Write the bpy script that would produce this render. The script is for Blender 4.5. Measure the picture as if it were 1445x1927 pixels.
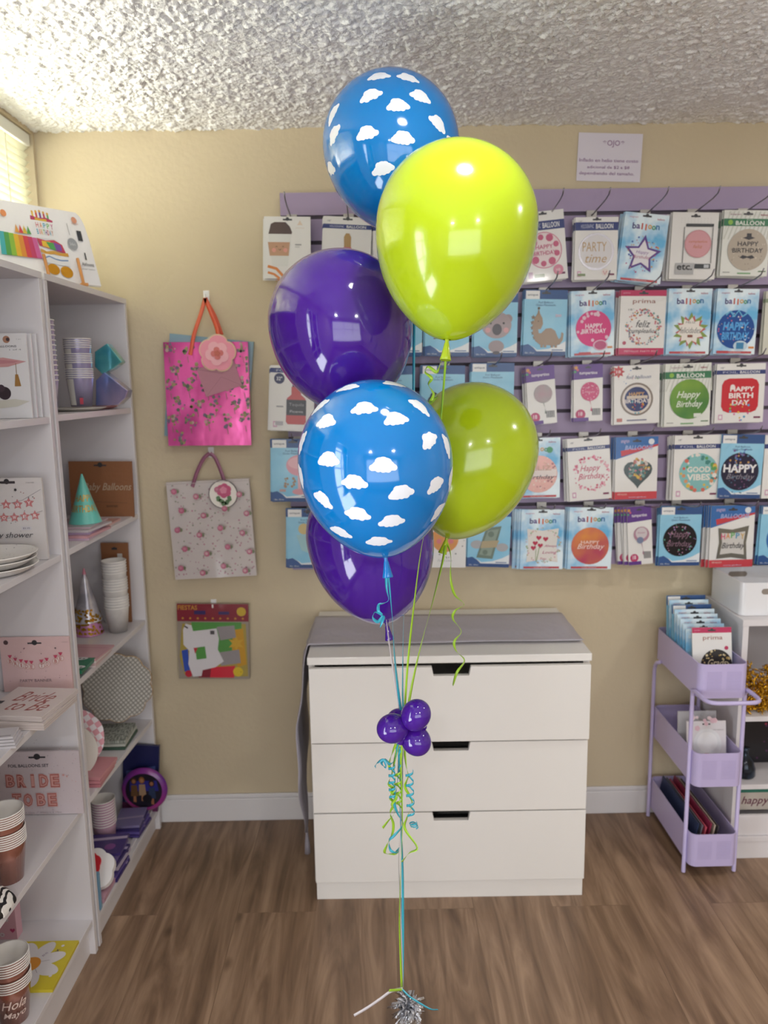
import bpy, math, random
import numpy as np
from mathutils import Vector, Matrix
from mathutils.bvhtree import BVHTree
for o in list(bpy.data.objects): bpy.data.objects.remove(o)
sc = bpy.context.scene
COL = sc.collection
random.seed(7)
# ---------------------------------------------------------------- camera
F, YAW, PITCH, ROLL, CH = 1461.16, .0079, .1642, -.0157, 1.5195
_f = Vector((math.sin(YAW)*math.cos(PITCH), math.cos(YAW)*math.cos(PITCH), -math.sin(PITCH)))
_r = Vector((math.cos(YAW), -math.sin(YAW), 0)); _u = _r.cross(_f)
CR = _r*math.cos(ROLL)+_u*math.sin(ROLL); CU = -_r*math.sin(ROLL)+_u*math.cos(ROLL); CF = _f
CP = Vector((0, 0, CH))
cam = bpy.data.cameras.new('camera'); camo = bpy.data.objects.new('camera', cam); COL.objects.link(camo)
cam.sensor_fit = 'HORIZONTAL'; cam.sensor_width = 36; cam.lens = F/1445*36
camo.matrix_world = Matrix(((CR.x, CU.x, -CF.x, 0), (CR.y, CU.y, -CF.y, 0), (CR.z, CU.z, -CF.z, CH), (0, 0, 0, 1)))
cam.dof.use_dof = True; cam.dof.focus_distance = 1.52; cam.dof.aperture_fstop = 4.8; cam.clip_start = .05
sc.camera = camo
# ---------------------------------------------------------------- world, lights, exposure
sc.view_settings.view_transform = 'Standard'; sc.view_settings.look = 'None'
sc.view_settings.gamma = 1; sc.view_settings.use_curve_mapping = False
sc.view_settings.exposure = 0.06
w = bpy.data.worlds.new('world'); sc.world = w; w.use_nodes = True
bg = w.node_tree.nodes['Background']; bg.inputs[0].default_value = (.85, .93, 1, 1); bg.inputs[1].default_value = 1.2
def area(name, loc, rot, sx, sy, watts, col):
    l = bpy.data.lights.new(name, 'AREA'); l.shape = 'RECTANGLE'; l.size = sx; l.size_y = sy; l.energy = watts; l.color = col
    o = bpy.data.objects.new(name, l); COL.objects.link(o); o.location = loc; o.rotation_euler = rot; return o
H90 = math.pi/2
area('daylight_blind_window', (-1.50, 1.87, 1.86), (0, -H90-.2, 0), .7, 1.3, 78, (1, 1, .85))
area('daylight_glazed_door', (-1.25, .45, 1.1), (0, -H90-.3, 0), 1.9, .8, 44, (.9, .95, 1))
area('fill_behind_camera', (.8, -2.62, 1.33), (-H90-.35, 0, math.pi), 3.4, 1.6, 46, (.95, .97, 1))  # broad fill from an unseen window, added behind the camera
# ---------------------------------------------------------------- materials
def hexc(h):
    h = h.lstrip('#'); c = [int(h[i:i+2], 16)/255 for i in (0, 2, 4)]
    return tuple((x/12.92 if x <= .04045 else ((x+.055)/1.055)**2.4) for x in c)+(1,)
_m = {}
def mat(h, rough=.5, metal=0, coat=0, bump=0, bscale=60, var=0, vscale=8, name=None, trans=0, sub=0):
    key = (h, rough, metal, coat, bump, bscale, var, vscale, trans, sub)
    if key in _m: return _m[key]
    m = bpy.data.materials.new(name or 'paint_'+h.strip('#')); m.use_nodes = True
    nt = m.node_tree; b = nt.nodes['Principled BSDF']; c = hexc(h)
    b.inputs['Base Color'].default_value = c; b.inputs['Metallic'].default_value = metal
    b.inputs['Coat Weight'].default_value = coat; b.inputs['Coat Roughness'].default_value = .06
    if trans: b.inputs['Transmission Weight'].default_value = trans
    if sub: b.inputs['Subsurface Weight'].default_value = sub; b.inputs['Subsurface Radius'].default_value = (.02, .02, .02)
    b.inputs['Roughness'].default_value = rough
    tc = nt.nodes.new('ShaderNodeTexCoord'); n = nt.nodes.new('ShaderNodeTexNoise'); n.inputs['Scale'].default_value = vscale
    n.inputs['Detail'].default_value = 3
    nt.links.new(tc.outputs['Object'], n.inputs['Vector'])
    r = nt.nodes.new('ShaderNodeMapRange'); r.inputs[3].default_value = rough*.9; r.inputs[4].default_value = min(1, rough*1.12)
    nt.links.new(n.outputs[0], r.inputs[0]); nt.links.new(r.outputs[0], b.inputs['Roughness'])
    if var:
        mx = nt.nodes.new('ShaderNodeMix'); mx.data_type = 'RGBA'
        mx.inputs[6].default_value = tuple(x*(1-var) for x in c[:3])+(1,); mx.inputs[7].default_value = tuple(min(1, x*(1+var)) for x in c[:3])+(1,)
        nt.links.new(n.outputs[0], mx.inputs[0]); nt.links.new(mx.outputs[2], b.inputs['Base Color'])
    if bump:
        n2 = nt.nodes.new('ShaderNodeTexNoise'); n2.inputs['Scale'].default_value = bscale; n2.inputs['Detail'].default_value = 4
        nt.links.new(tc.outputs['Object'], n2.inputs['Vector'])
        bp = nt.nodes.new('ShaderNodeBump'); bp.inputs['Strength'].default_value = bump; bp.inputs['Distance'].default_value = .01
        nt.links.new(n2.outputs[0], bp.inputs['Height']); nt.links.new(bp.outputs[0], b.inputs['Normal'])
    _m[key] = m; return m
def P(h):
    h = h.lstrip('#'); h = ''.join('%02X' % int(int(h[i:i+2], 16)*.92) for i in (0, 2, 4)) if h else '808080'
    return mat('#'+h, .38, 0, .25, .12, 22)          # printed card in a clear sleeve
def noise_mix(name, c1, c2, scale, lo, hi, rough=.35, metal=0, stretch=(1, 1, 1), coat=.2, bump=.1):
    if name in _m: return _m[name]
    m = bpy.data.materials.new(name); m.use_nodes = True; nt = m.node_tree; b = nt.nodes['Principled BSDF']
    b.inputs['Roughness'].default_value = rough; b.inputs['Metallic'].default_value = metal; b.inputs['Coat Weight'].default_value = coat
    tc = nt.nodes.new('ShaderNodeTexCoord'); mp = nt.nodes.new('ShaderNodeMapping'); mp.inputs['Scale'].default_value = stretch
    n = nt.nodes.new('ShaderNodeTexNoise'); n.inputs['Scale'].default_value = scale; n.inputs['Detail'].default_value = 3
    cr = nt.nodes.new('ShaderNodeValToRGB'); cr.color_ramp.elements[0].position = lo; cr.color_ramp.elements[1].position = hi
    cr.color_ramp.elements[0].color = hexc(c1); cr.color_ramp.elements[1].color = hexc(c2)
    L = nt.links.new; L(tc.outputs['Object'], mp.inputs[0]); L(mp.outputs[0], n.inputs['Vector']); L(n.outputs[0], cr.inputs[0]); L(cr.outputs[0], b.inputs['Base Color'])
    if bump:
        bp = nt.nodes.new('ShaderNodeBump'); bp.inputs['Strength'].default_value = bump; bp.inputs['Distance'].default_value = .01
        L(n.outputs[0], bp.inputs['Height']); L(bp.outputs[0], b.inputs['Normal'])
    _m[name] = m; return m
# ---------------------------------------------------------------- pixel of the photograph -> point on a plane of the room
def ray(px, py): return CR*((px-722.5)/F)-CU*((py-963.5)/F)+CF
def at_y(px, py, Y): d = ray(px, py); return CP+d*(Y/d.y)
def at_z(px, py, Z): d = ray(px, py); return CP+d*((Z-CH)/d.z)
def at_x(px, py, X): d = ray(px, py); return CP+d*(X/d.x)
def at_d(px, py, D): return CP+ray(px, py)*D
# ---------------------------------------------------------------- mesh builder
I4 = Matrix.Identity(4)
def T(x, y, z): return Matrix.Translation((x, y, z))
def RZ(a): return Matrix.Rotation(a, 4, 'Z')
def RX(a): return Matrix.Rotation(a, 4, 'X')
def RY(a): return Matrix.Rotation(a, 4, 'Y')
def S3(x, y, z): return Matrix.Diagonal((x, y, z, 1))
_gl = {}
def glyphs(s, bold=0, shear=0):
    bold *= .45; k = (s, bold, shear)
    if k in _gl: return _gl[k]
    c = bpy.data.curves.new('lettering', 'FONT'); c.body = s; c.size = 1; c.offset = bold; c.shear = shear; c.resolution_u = 2
    c.fill_mode = 'FRONT' if hasattr(c, 'fill_mode') and 'FRONT' in [e.identifier for e in c.bl_rna.properties['fill_mode'].enum_items] else c.fill_mode
    o = bpy.data.objects.new('lettering', c); COL.objects.link(o)
    me = bpy.data.meshes.new_from_object(o)
    vs = [(v.co.x, v.co.y) for v in me.vertices]; fs = [tuple(p.vertices) for p in me.polygons]
    bpy.data.objects.remove(o); bpy.data.meshes.remove(me)
    x0 = min(v[0] for v in vs); x1 = max(v[0] for v in vs); y0 = min(v[1] for v in vs); y1 = max(v[1] for v in vs)
    vs = [((x-x0)/(x1-x0)-.5, (y-y0)/(y1-y0)-.5) for x, y in vs]
    _gl[k] = (vs, fs); return vs, fs
class MB:
    def __init__(s): s.v = []; s.f = []; s.mi = []; s.mats = []; s.sm = []; s.org = Vector((0, 0, 0))
    def add(s, vs, fs, m, smooth=False, M=I4):
        if m not in s.mats: s.mats.append(m)
        k = s.mats.index(m); n = len(s.v)
        s.v += [M @ Vector(v) for v in vs]
        for f in fs: s.f.append([i+n for i in f]); s.mi.append(k); s.sm.append(smooth)
        return s
    def box(s, x0, x1, y0, y1, z0, z1, m, M=I4):
        vs = [(x, y, z) for x in (x0, x1) for y in (y0, y1) for z in (z0, z1)]
        return s.add(vs, [(0, 1, 3, 2), (4, 6, 7, 5), (0, 4, 5, 1), (2, 3, 7, 6), (0, 2, 6, 4), (1, 5, 7, 3)], m, False, M)
    def prism(s, pts, t, m, M=I4, m2=None):             # outline in x,z ; thickness along +y from 0 to t
        n = len(pts); vs = [(x, 0, z) for x, z in pts]+[(x, t, z) for x, z in pts]
        s.add(vs, [tuple(range(n)), tuple(range(2*n-1, n-1, -1))]+[(i, i+n, (i+1) % n+n, (i+1) % n) for i in range(n)], m, False, M)
        return s
    def lathe(s, prof, m, n=28, M=I4, smooth=True, cap=True):
        vs = []; fs = []
        for r, z in prof:
            for i in range(n): a = 2*math.pi*i/n; vs.append((r*math.cos(a), r*math.sin(a), z))
        for j in range(len(prof)-1):
            for i in range(n): fs.append((j*n+i, j*n+(i+1) % n, (j+1)*n+(i+1) % n, (j+1)*n+i))
        s.add(vs, fs, m, smooth, M)
        if cap:
            for j in (0, len(prof)-1):
                if prof[j][0] > 1e-4: s.add([vs[j*n+i] for i in range(n)], [tuple(range(n))], m, False, M)
        return s
    def tube(s, pts, r, m, n=8, M=I4, closed=False):
        pts = [Vector(p) for p in pts]; vs = []; fs = []; k = len(pts); up = None
        for i, p in enumerate(pts):
            t = (pts[min(i+1, k-1)]-pts[max(i-1, 0)]).normalized()
            if up is None: up = Vector((0, 0, 1)) if abs(t.z) < .9 else Vector((1, 0, 0))
            a = t.cross(up).normalized(); b = a.cross(t).normalized(); up = b
            rr = r[i] if isinstance(r, (list, tuple)) else r
            for j in range(n): q = 2*math.pi*j/n; vs.append(p+a*math.cos(q)*rr+b*math.sin(q)*rr)
        for i in range(k-1):
            for j in range(n): fs.append((i*n+j, i*n+(j+1) % n, (i+1)*n+(j+1) % n, (i+1)*n+j))
        fs += [tuple(range(n)), tuple(range((k-1)*n, k*n))]
        return s.add(vs, fs, m, True, M)
    def strip(s, pts, wv, t, m, M=I4):                  # flat ribbon of real thickness; wv = list of width vectors
        vs = []; fs = []; k = len(pts)
        for i in range(k):
            p = Vector(pts[i]); w_ = Vector(wv[i]); tg = (Vector(pts[min(i+1, k-1)])-Vector(pts[max(i-1, 0)]))
            nn = tg.cross(w_); nn = nn.normalized()*t*.5 if nn.length > 1e-9 else Vector((0, t*.5, 0))
            vs += [p-w_*.5-nn, p+w_*.5-nn, p+w_*.5+nn, p-w_*.5+nn]
        for i in range(k-1):
            for j in range(4): fs.append((i*4+j, i*4+(j+1) % 4, (i+1)*4+(j+1) % 4, (i+1)*4+j))
        fs += [(0, 1, 2, 3), tuple(range(4*k-4, 4*k))]
        return s.add(vs, fs, m, True, M)
    def warp(s, fn):
        s.v = [Vector(fn(v)) for v in s.v]; return s
    def build(s, name, parent=None, bevel=0, label=None, cat=None, group=None, kind=None, M=None, seg=2):
        org = s.org
        if parent is None and M is None and s.v:       # put the origin at the base of the thing
            xs = [v.x for v in s.v]; ys = [v.y for v in s.v]; zs = [v.z for v in s.v]
            org = Vector(((min(xs)+max(xs))/2, (min(ys)+max(ys))/2, min(zs)))
        me = bpy.data.meshes.new(name); me.from_pydata([tuple(v-org) for v in s.v], [], s.f)
        for m in s.mats: me.materials.append(m)
        me.polygons.foreach_set('material_index', s.mi); me.polygons.foreach_set('use_smooth', s.sm); me.update()
        o = bpy.data.objects.new(name, me); COL.objects.link(o)
        if M is not None: o.matrix_world = M
        else: o.location = org
        if parent: o.parent = parent
        if bevel:
            b = o.modifiers.new('bevel', 'BEVEL'); b.width = bevel; b.segments = seg; b.limit_method = 'ANGLE'
        return tag(o, label, cat, group, kind)
def tag(o, label=None, cat=None, group=None, kind=None):
    for k, v in (('label', label), ('category', cat), ('group', group), ('kind', kind)):
        if v: o[k] = v
    return o
def empty(name, loc, label, cat, group=None, rz=0):
    o = bpy.data.objects.new(name, None); COL.objects.link(o); o.location = loc; o.rotation_euler = (0, 0, rz); o.empty_display_size = .02
    return tag(o, label, cat, group)
def dup(o, loc, label=None, group=None, drot=None):
    c = o.copy(); COL.objects.link(c); c.location = loc
    if drot: c.rotation_euler = [a+b for a, b in zip(o.rotation_euler, drot)]
    for ch in o.children:
        d = ch.copy(); COL.objects.link(d); d.parent = c
        for g in ch.children: e = g.copy(); COL.objects.link(e); e.parent = d
    if label: c['label'] = label
    if group: c['group'] = group
    return c
# ---------------------------------------------------------------- printed card; u,v in percent of width and height, v runs down
class Card(MB):
    def __init__(s, w, h, t=.004, base='#F4F2EF', bm=None, fn=None, round_=0):
        super().__init__(); s.w = w; s.h = h; s.lay = 0; s.fn = fn; s.t = t
        m = bm or P(base)
        nx, nz = 4, 5; vs = []; fs = []
        for j in range(nz+1):
            for i in range(nx+1): vs.append((w*i/nx, 0, h*j/nz))
        k = len(vs)
        for j in range(nz+1):
            for i in range(nx+1): vs.append((w*i/nx, t, h*j/nz))
        for j in range(nz):
            for i in range(nx):
                a = j*(nx+1)+i; fs.append((a, a+1, a+nx+2, a+nx+1)); fs.append((k+a, k+a+nx+1, k+a+nx+2, k+a+1))
        for i in range(nx): fs.append((i, k+i, k+i+1, i+1)); a = nz*(nx+1)+i; fs.append((a, a+1, k+a+1, k+a))
        for j in range(nz): a = j*(nx+1); b = a+nx+1; fs.append((a, b, k+b, k+a)); a += nx; b += nx; fs.append((a, k+a, k+b, b))
        s.add(vs, fs, m)
    def L(s): s.lay += 1; s.j = (getattr(s, 'j', 0)+1) % 8; return -.00007*s.lay-.0002-.000008*s.j
    def poly(s, pts, c, m=None):
        y = s.L(); s.add([(u*s.w/100, y, s.h*(1-v/100)) for u, v in pts], [tuple(range(len(pts)))], m or P(c)); return s
    def rect(s, u0, v0, u1, v1, c, m=None): return s.poly([(u0, v1), (u1, v1), (u1, v0), (u0, v0)], c, m)
    def disc(s, u, v, r, c, n=28, m=None, ry=None):
        k = s.w/s.h; ry = ry or r
        return s.poly([(u+r*math.cos(a*2*math.pi/n), v-ry*k*math.sin(a*2*math.pi/n)) for a in range(n)], c, m)
    def star(s, u, v, r, c, n=5, inner=.45, rot=0, m=None):
        k = s.w/s.h; pts = []
        for i in range(2*n):
            a = math.pi*i/n+rot; rr = r if i % 2 == 0 else r*inner
            pts.append((u+rr*math.sin(a), v-rr*k*math.cos(a)))
        return s.poly(pts[::-1], c, m)
    def heart(s, u, v, r, c, m=None):
        k = s.w/s.h; pts = []
        for i in range(28):
            t = 2*math.pi*i/28; pts.append((u+r*(16*math.sin(t)**3)/17, v-r*k*(13*math.cos(t)-5*math.cos(2*t)-2*math.cos(3*t)-math.cos(4*t))/16))
        return s.poly(pts[::-1], c, m)
    def text(s, t, u, v, w, h, c, shear=0, bold=0, rot=0, m=None):
        vs, fs = glyphs(t, bold, shear); y = s.L(); w = w*(.38 if t in 'Iil' else 1); W_ = w*s.w/100; H_ = h*s.h/100; cx = u*s.w/100; cz = s.h*(1-v/100)
        ca, sa = math.cos(rot), math.sin(rot)
        s.add([(cx+x*W_*ca-z*H_*sa, y, cz+x*W_*sa+z*H_*ca) for x, z in vs], fs, m or P(c)); return s
    def line(s, pts, wd, c, m=None):                    # polyline of width wd percent
        k = s.w/s.h; y = s.L(); vs = []; fs = []
        for i in range(len(pts)):
            a = pts[max(i-1, 0)]; b = pts[min(i+1, len(pts)-1)]; dx = (b[0]-a[0]); dy = (b[1]-a[1])/k; l = math.hypot(dx, dy) or 1
            nx, ny = -dy/l*wd/2, dx/l*wd/2*k
            for q in (1, -1): u, v = pts[i][0]+nx*q, pts[i][1]+ny*q; vs.append((u*s.w/100, y, s.h*(1-v/100)))
        for i in range(len(pts)-1): fs.append((2*i, 2*i+1, 2*i+3, 2*i+2))
        s.add(vs, fs, m or P(c)); return s
    def confetti(s, u, v, r0, r1, n, cols, sz=1.6, seed=1):
        rn = random.Random(seed); base = s.lay+1
        for i in range(n):
            a = rn.random()*6.283; rr = r0+(r1-r0)*math.sqrt(rn.random()); s.lay = base
            s.disc(u+rr*math.cos(a), v+rr*math.sin(a)*s.w/s.h, sz*(.6+rn.random()*.7), cols[i % len(cols)], 5)
        s.lay = base+2; return s
    def clouds(s, v0, v1, c='#F6F8FA', n=6, seed=3):
        return s
def card_matrix(TL, TR, BL):
    x = (TR-TL).normalized(); w_ = (TR-TL).length; z = (TL-BL); h_ = (z-x*z.dot(x)).length; z = (z-x*z.dot(x)).normalized(); y = z.cross(x)
    return Matrix(((x.x, y.x, z.x, BL.x), (x.y, y.y, z.y, BL.y), (x.z, y.z, z.z, BL.z), (0, 0, 0, 1))), w_, h_
# ================================================================ THE ROOM
XL, YB, ZC, XR, YF = -1.035, 2.55, 2.30, 2.7, -2.5
WALL = mat('#CABB9F', .75, 0, 0, .12, 70, .04, 3, name='cream_wall_paint')
WHITE = mat('#DEDBDC', .45, 0, 0, .05, 60)
def st(mb, name, **k): return mb.build(name, kind='structure', **k)
def floor_mat():
    m = bpy.data.materials.new('oak_vinyl_planks'); m.use_nodes = True; nt = m.node_tree; L = nt.links.new; N = nt.nodes.new
    b = nt.nodes['Principled BSDF']; b.inputs['Roughness'].default_value = .42
    tc = N('ShaderNodeTexCoord'); sp = N('ShaderNodeSeparateXYZ'); cb = N('ShaderNodeCombineXYZ')
    L(tc.outputs['Object'], sp.inputs[0]); L(sp.outputs[1], cb.inputs[0]); L(sp.outputs[0], cb.inputs[1])
    mp = N('ShaderNodeMapping'); mp.inputs['Location'].default_value = (-2.05+6, .661+.2305*20, 0); L(cb.outputs[0], mp.inputs[0])
    br = N('ShaderNodeTexBrick'); br.offset = .5; br.inputs['Brick Width'].default_value = 1.2; br.inputs['Row Height'].default_value = .2305
    br.inputs['Mortar Size'].default_value = .0011; br.inputs['Mortar Smooth'].default_value = .3; br.inputs['Scale'].default_value = 1; br.inputs['Bias'].default_value = 0
    br.inputs['Color1'].default_value = (0, 0, 0, 1); br.inputs['Color2'].default_value = (1, 1, 1, 1); br.inputs['Mortar'].default_value = (.5, .5, .5, 1)
    L(mp.outputs[0], br.inputs[0])
    # grain coordinates, shifted plank by plank
    sh = N('ShaderNodeVectorMath'); sh.operation = 'MULTIPLY'; sh.inputs[1].default_value = (3.7, 9.1, 5.3); L(br.outputs[0], sh.inputs[0])
    ad = N('ShaderNodeVectorMath'); ad.operation = 'ADD'; L(cb.outputs[0], ad.inputs[0]); L(sh.outputs[0], ad.inputs[1])
    m1 = N('ShaderNodeMapping'); m1.inputs['Scale'].default_value = (1.1, 9, 1); L(ad.outputs[0], m1.inputs[0])
    n1 = N('ShaderNodeTexNoise'); n1.inputs['Scale'].default_value = 1.6; n1.inputs['Detail'].default_value = 6; n1.inputs['Distortion'].default_value = 2.6; L(m1.outputs[0], n1.inputs['Vector'])
    m2 = N('ShaderNodeMapping'); m2.inputs['Scale'].default_value = (2.6, 40, 1); L(ad.outputs[0], m2.inputs[0])
    n2 = N('ShaderNodeTexNoise'); n2.inputs['Scale'].default_value = 2.4; n2.inputs['Detail'].default_value = 6; n2.inputs['Distortion'].default_value = 1.2; L(m2.outputs[0], n2.inputs['Vector'])
    wv = N('ShaderNodeTexWave'); wv.wave_type = 'RINGS'; wv.inputs['Scale'].default_value = .55; wv.inputs['Distortion'].default_value = 5; wv.inputs['Detail'].default_value = 3; wv.inputs['Detail Scale'].default_value = 1.2
    m3 = N('ShaderNodeMapping'); m3.inputs['Scale'].default_value = (.8, 6.5, 1); L(ad.outputs[0], m3.inputs[0]); L(m3.outputs[0], wv.inputs['Vector'])
    vo = N('ShaderNodeTexVoronoi'); vo.inputs['Scale'].default_value = 2.6; m4 = N('ShaderNodeMapping'); m4.inputs['Scale'].default_value = (.9, 1.7, 1); L(ad.outputs[0], m4.inputs[0]); L(m4.outputs[0], vo.inputs['Vector'])
    kn = N('ShaderNodeMapRange'); kn.inputs[1].default_value = .015; kn.inputs[2].default_value = .075; kn.inputs[3].default_value = .22; kn.inputs[4].default_value = 0; L(vo.outputs['Distance'], kn.inputs[0])
    def mul(a, k):
        q = N('ShaderNodeMath'); q.operation = 'MULTIPLY'; q.inputs[1].default_value = k; L(a, q.inputs[0]); return q.outputs[0]
    def add(a, c):
        q = N('ShaderNodeMath'); q.operation = 'ADD'; L(a, q.inputs[0]); L(c, q.inputs[1]); return q.outputs[0]
    t = add(add(mul(n1.outputs[0], .75), mul(n2.outputs[0], .13)), add(mul(wv.outputs[0], .12), mul(br.outputs[0], .12)))
    q = N('ShaderNodeMath'); q.operation = 'SUBTRACT'; L(t, q.inputs[0]); L(kn.outputs[0], q.inputs[1])
    cr = N('ShaderNodeValToRGB'); e = cr.color_ramp.elements; e[0].position = .22; e[0].color = hexc('#4A3628'); e[1].position = .84; e[1].color = hexc('#AC8F76')
    x = e.new(.52); x.color = hexc('#806651'); L(q.outputs[0], cr.inputs[0])
    mx = N('ShaderNodeMix'); mx.data_type = 'RGBA'; mx.inputs[7].default_value = hexc('#3D2C22'); L(mul(br.outputs['Fac'], .25), mx.inputs[0]); L(cr.outputs[0], mx.inputs[6])
    L(mx.outputs[2], b.inputs['Base Color'])
    bp = N('ShaderNodeBump'); bp.inputs['Strength'].default_value = .12; bp.inputs['Distance'].default_value = .004; L(n2.outputs[0], bp.inputs['Height']); L(bp.outputs[0], b.inputs['Normal'])
    return m
st(MB().box(XL-.4, XR+.1, YF-.1, YB+.1, -.05, 0, floor_mat()), 'floor', M=I4)
st(MB().box(XL-.4, XR+.1, YB, YB+.1, 0, ZC+.05, WALL), 'wall_back')
st(MB().box(XR, XR+.1, YF, YB, 0, ZC+.05, WALL), 'wall_right')
# left wall with the blind window opening and the glazed door opening
wl = MB(); a, b_ = XL-.14, XL
WY0, WY1, WZ0, WZ1 = 1.20, 2.535, 1.80, 2.285
DY0, DY1, DZ1 = .08, .82, 2.05
for y0, y1, z0, z1 in ((YF, DY0, 0, ZC+.05), (DY0, DY1, DZ1, ZC+.05), (DY1, WY0, 0, ZC+.05), (WY0, WY1, 0, WZ0), (WY0, WY1, WZ1, ZC+.05), (WY1, YB, 0, ZC+.05)):
    wl.box(a, b_, y0, y1, z0, z1, WALL)
st(wl, 'wall_left')
wf = MB(); SX0, SX1, SZ0, SZ1 = -.95, 2.5, .5, 2.15
for x0, x1, z0, z1 in ((XL-.4, SX0, 0, ZC+.05), (SX1, XR+.1, 0, ZC+.05), (SX0, SX1, 0, SZ0), (SX0, SX1, SZ1, ZC+.05)): wf.box(x0, x1, YF-.1, YF, z0, z1, WALL)
st(wf, 'wall_front')
def glass():
    m = bpy.data.materials.new('window_glass'); m.use_nodes = True; nt = m.node_tree; nt.nodes.clear(); N = nt.nodes.new; L = nt.links.new
    o = N('ShaderNodeOutputMaterial'); t = N('ShaderNodeBsdfTransparent'); g = N('ShaderNodeBsdfGlossy'); g.inputs['Roughness'].default_value = .02
    f = N('ShaderNodeFresnel'); f.inputs[0].default_value = 1.45; x = N('ShaderNodeMixShader'); L(f.outputs[0], x.inputs[0]); L(t.outputs[0], x.inputs[1]); L(g.outputs[0], x.inputs[2]); L(x.outputs[0], o.inputs[0]); return m
GLASS = glass(); FRM = mat('#E6E6E4', .35)
def window(name, axis, c, a0, a1, z0, z1, bars_a, bars_z):
    w_ = MB(); p = MB()
    def bx(mb, u0, u1, v0, v1, t0, t1, m):
        if axis == 'x': mb.box(c+t0, c+t1, u0, u1, v0, v1, m)
        else: mb.box(u0, u1, c+t0, c+t1, v0, v1, m)
    for u0, u1, v0, v1 in ((a0, a1, z0, z0+.05), (a0, a1, z1-.05, z1), (a0, a0+.05, z0, z1), (a1-.05, a1, z0, z1)): bx(w_, u0, u1, v0, v1, -.03, .03, FRM)
    for u in bars_a: bx(w_, u-.012, u+.012, z0, z1, -.015, .015, FRM)
    for v in bars_z: bx(w_, a0, a1, v-.012, v+.012, -.015, .015, FRM)
    o = w_.build(name, kind='structure'); bx(p, a0+.04, a1-.04, z0+.04, z1-.04, -.003, .003, GLASS)
    q = p.build('pane'); q.location = q.location-o.location; q.parent = o; return o
window('window_1', 'x', XL-.1, WY0, WY1, WZ0, WZ1, [1.83], [])
window('door_1', 'x', XL-.07, DY0, DY1, 0, DZ1, [.45], [.5, .95, 1.35, 1.75])
window('fill_window', 'y', YF-.05, SX0, SX1, SZ0, SZ1, [.4, 1.4], [1.5])  # unseen window added in the front wall to let the fill in
# baseboard with a rounded top
def baseboard(name, x0, x1, y, s=-1):
    st(MB().box(x0, x1, y-.013, y, 0, .085, WHITE).box(x0, x1, y-.009, y, .085, .1, WHITE), name, bevel=.003)
baseboard('baseboard_back', XL, XR, YB)
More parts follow.
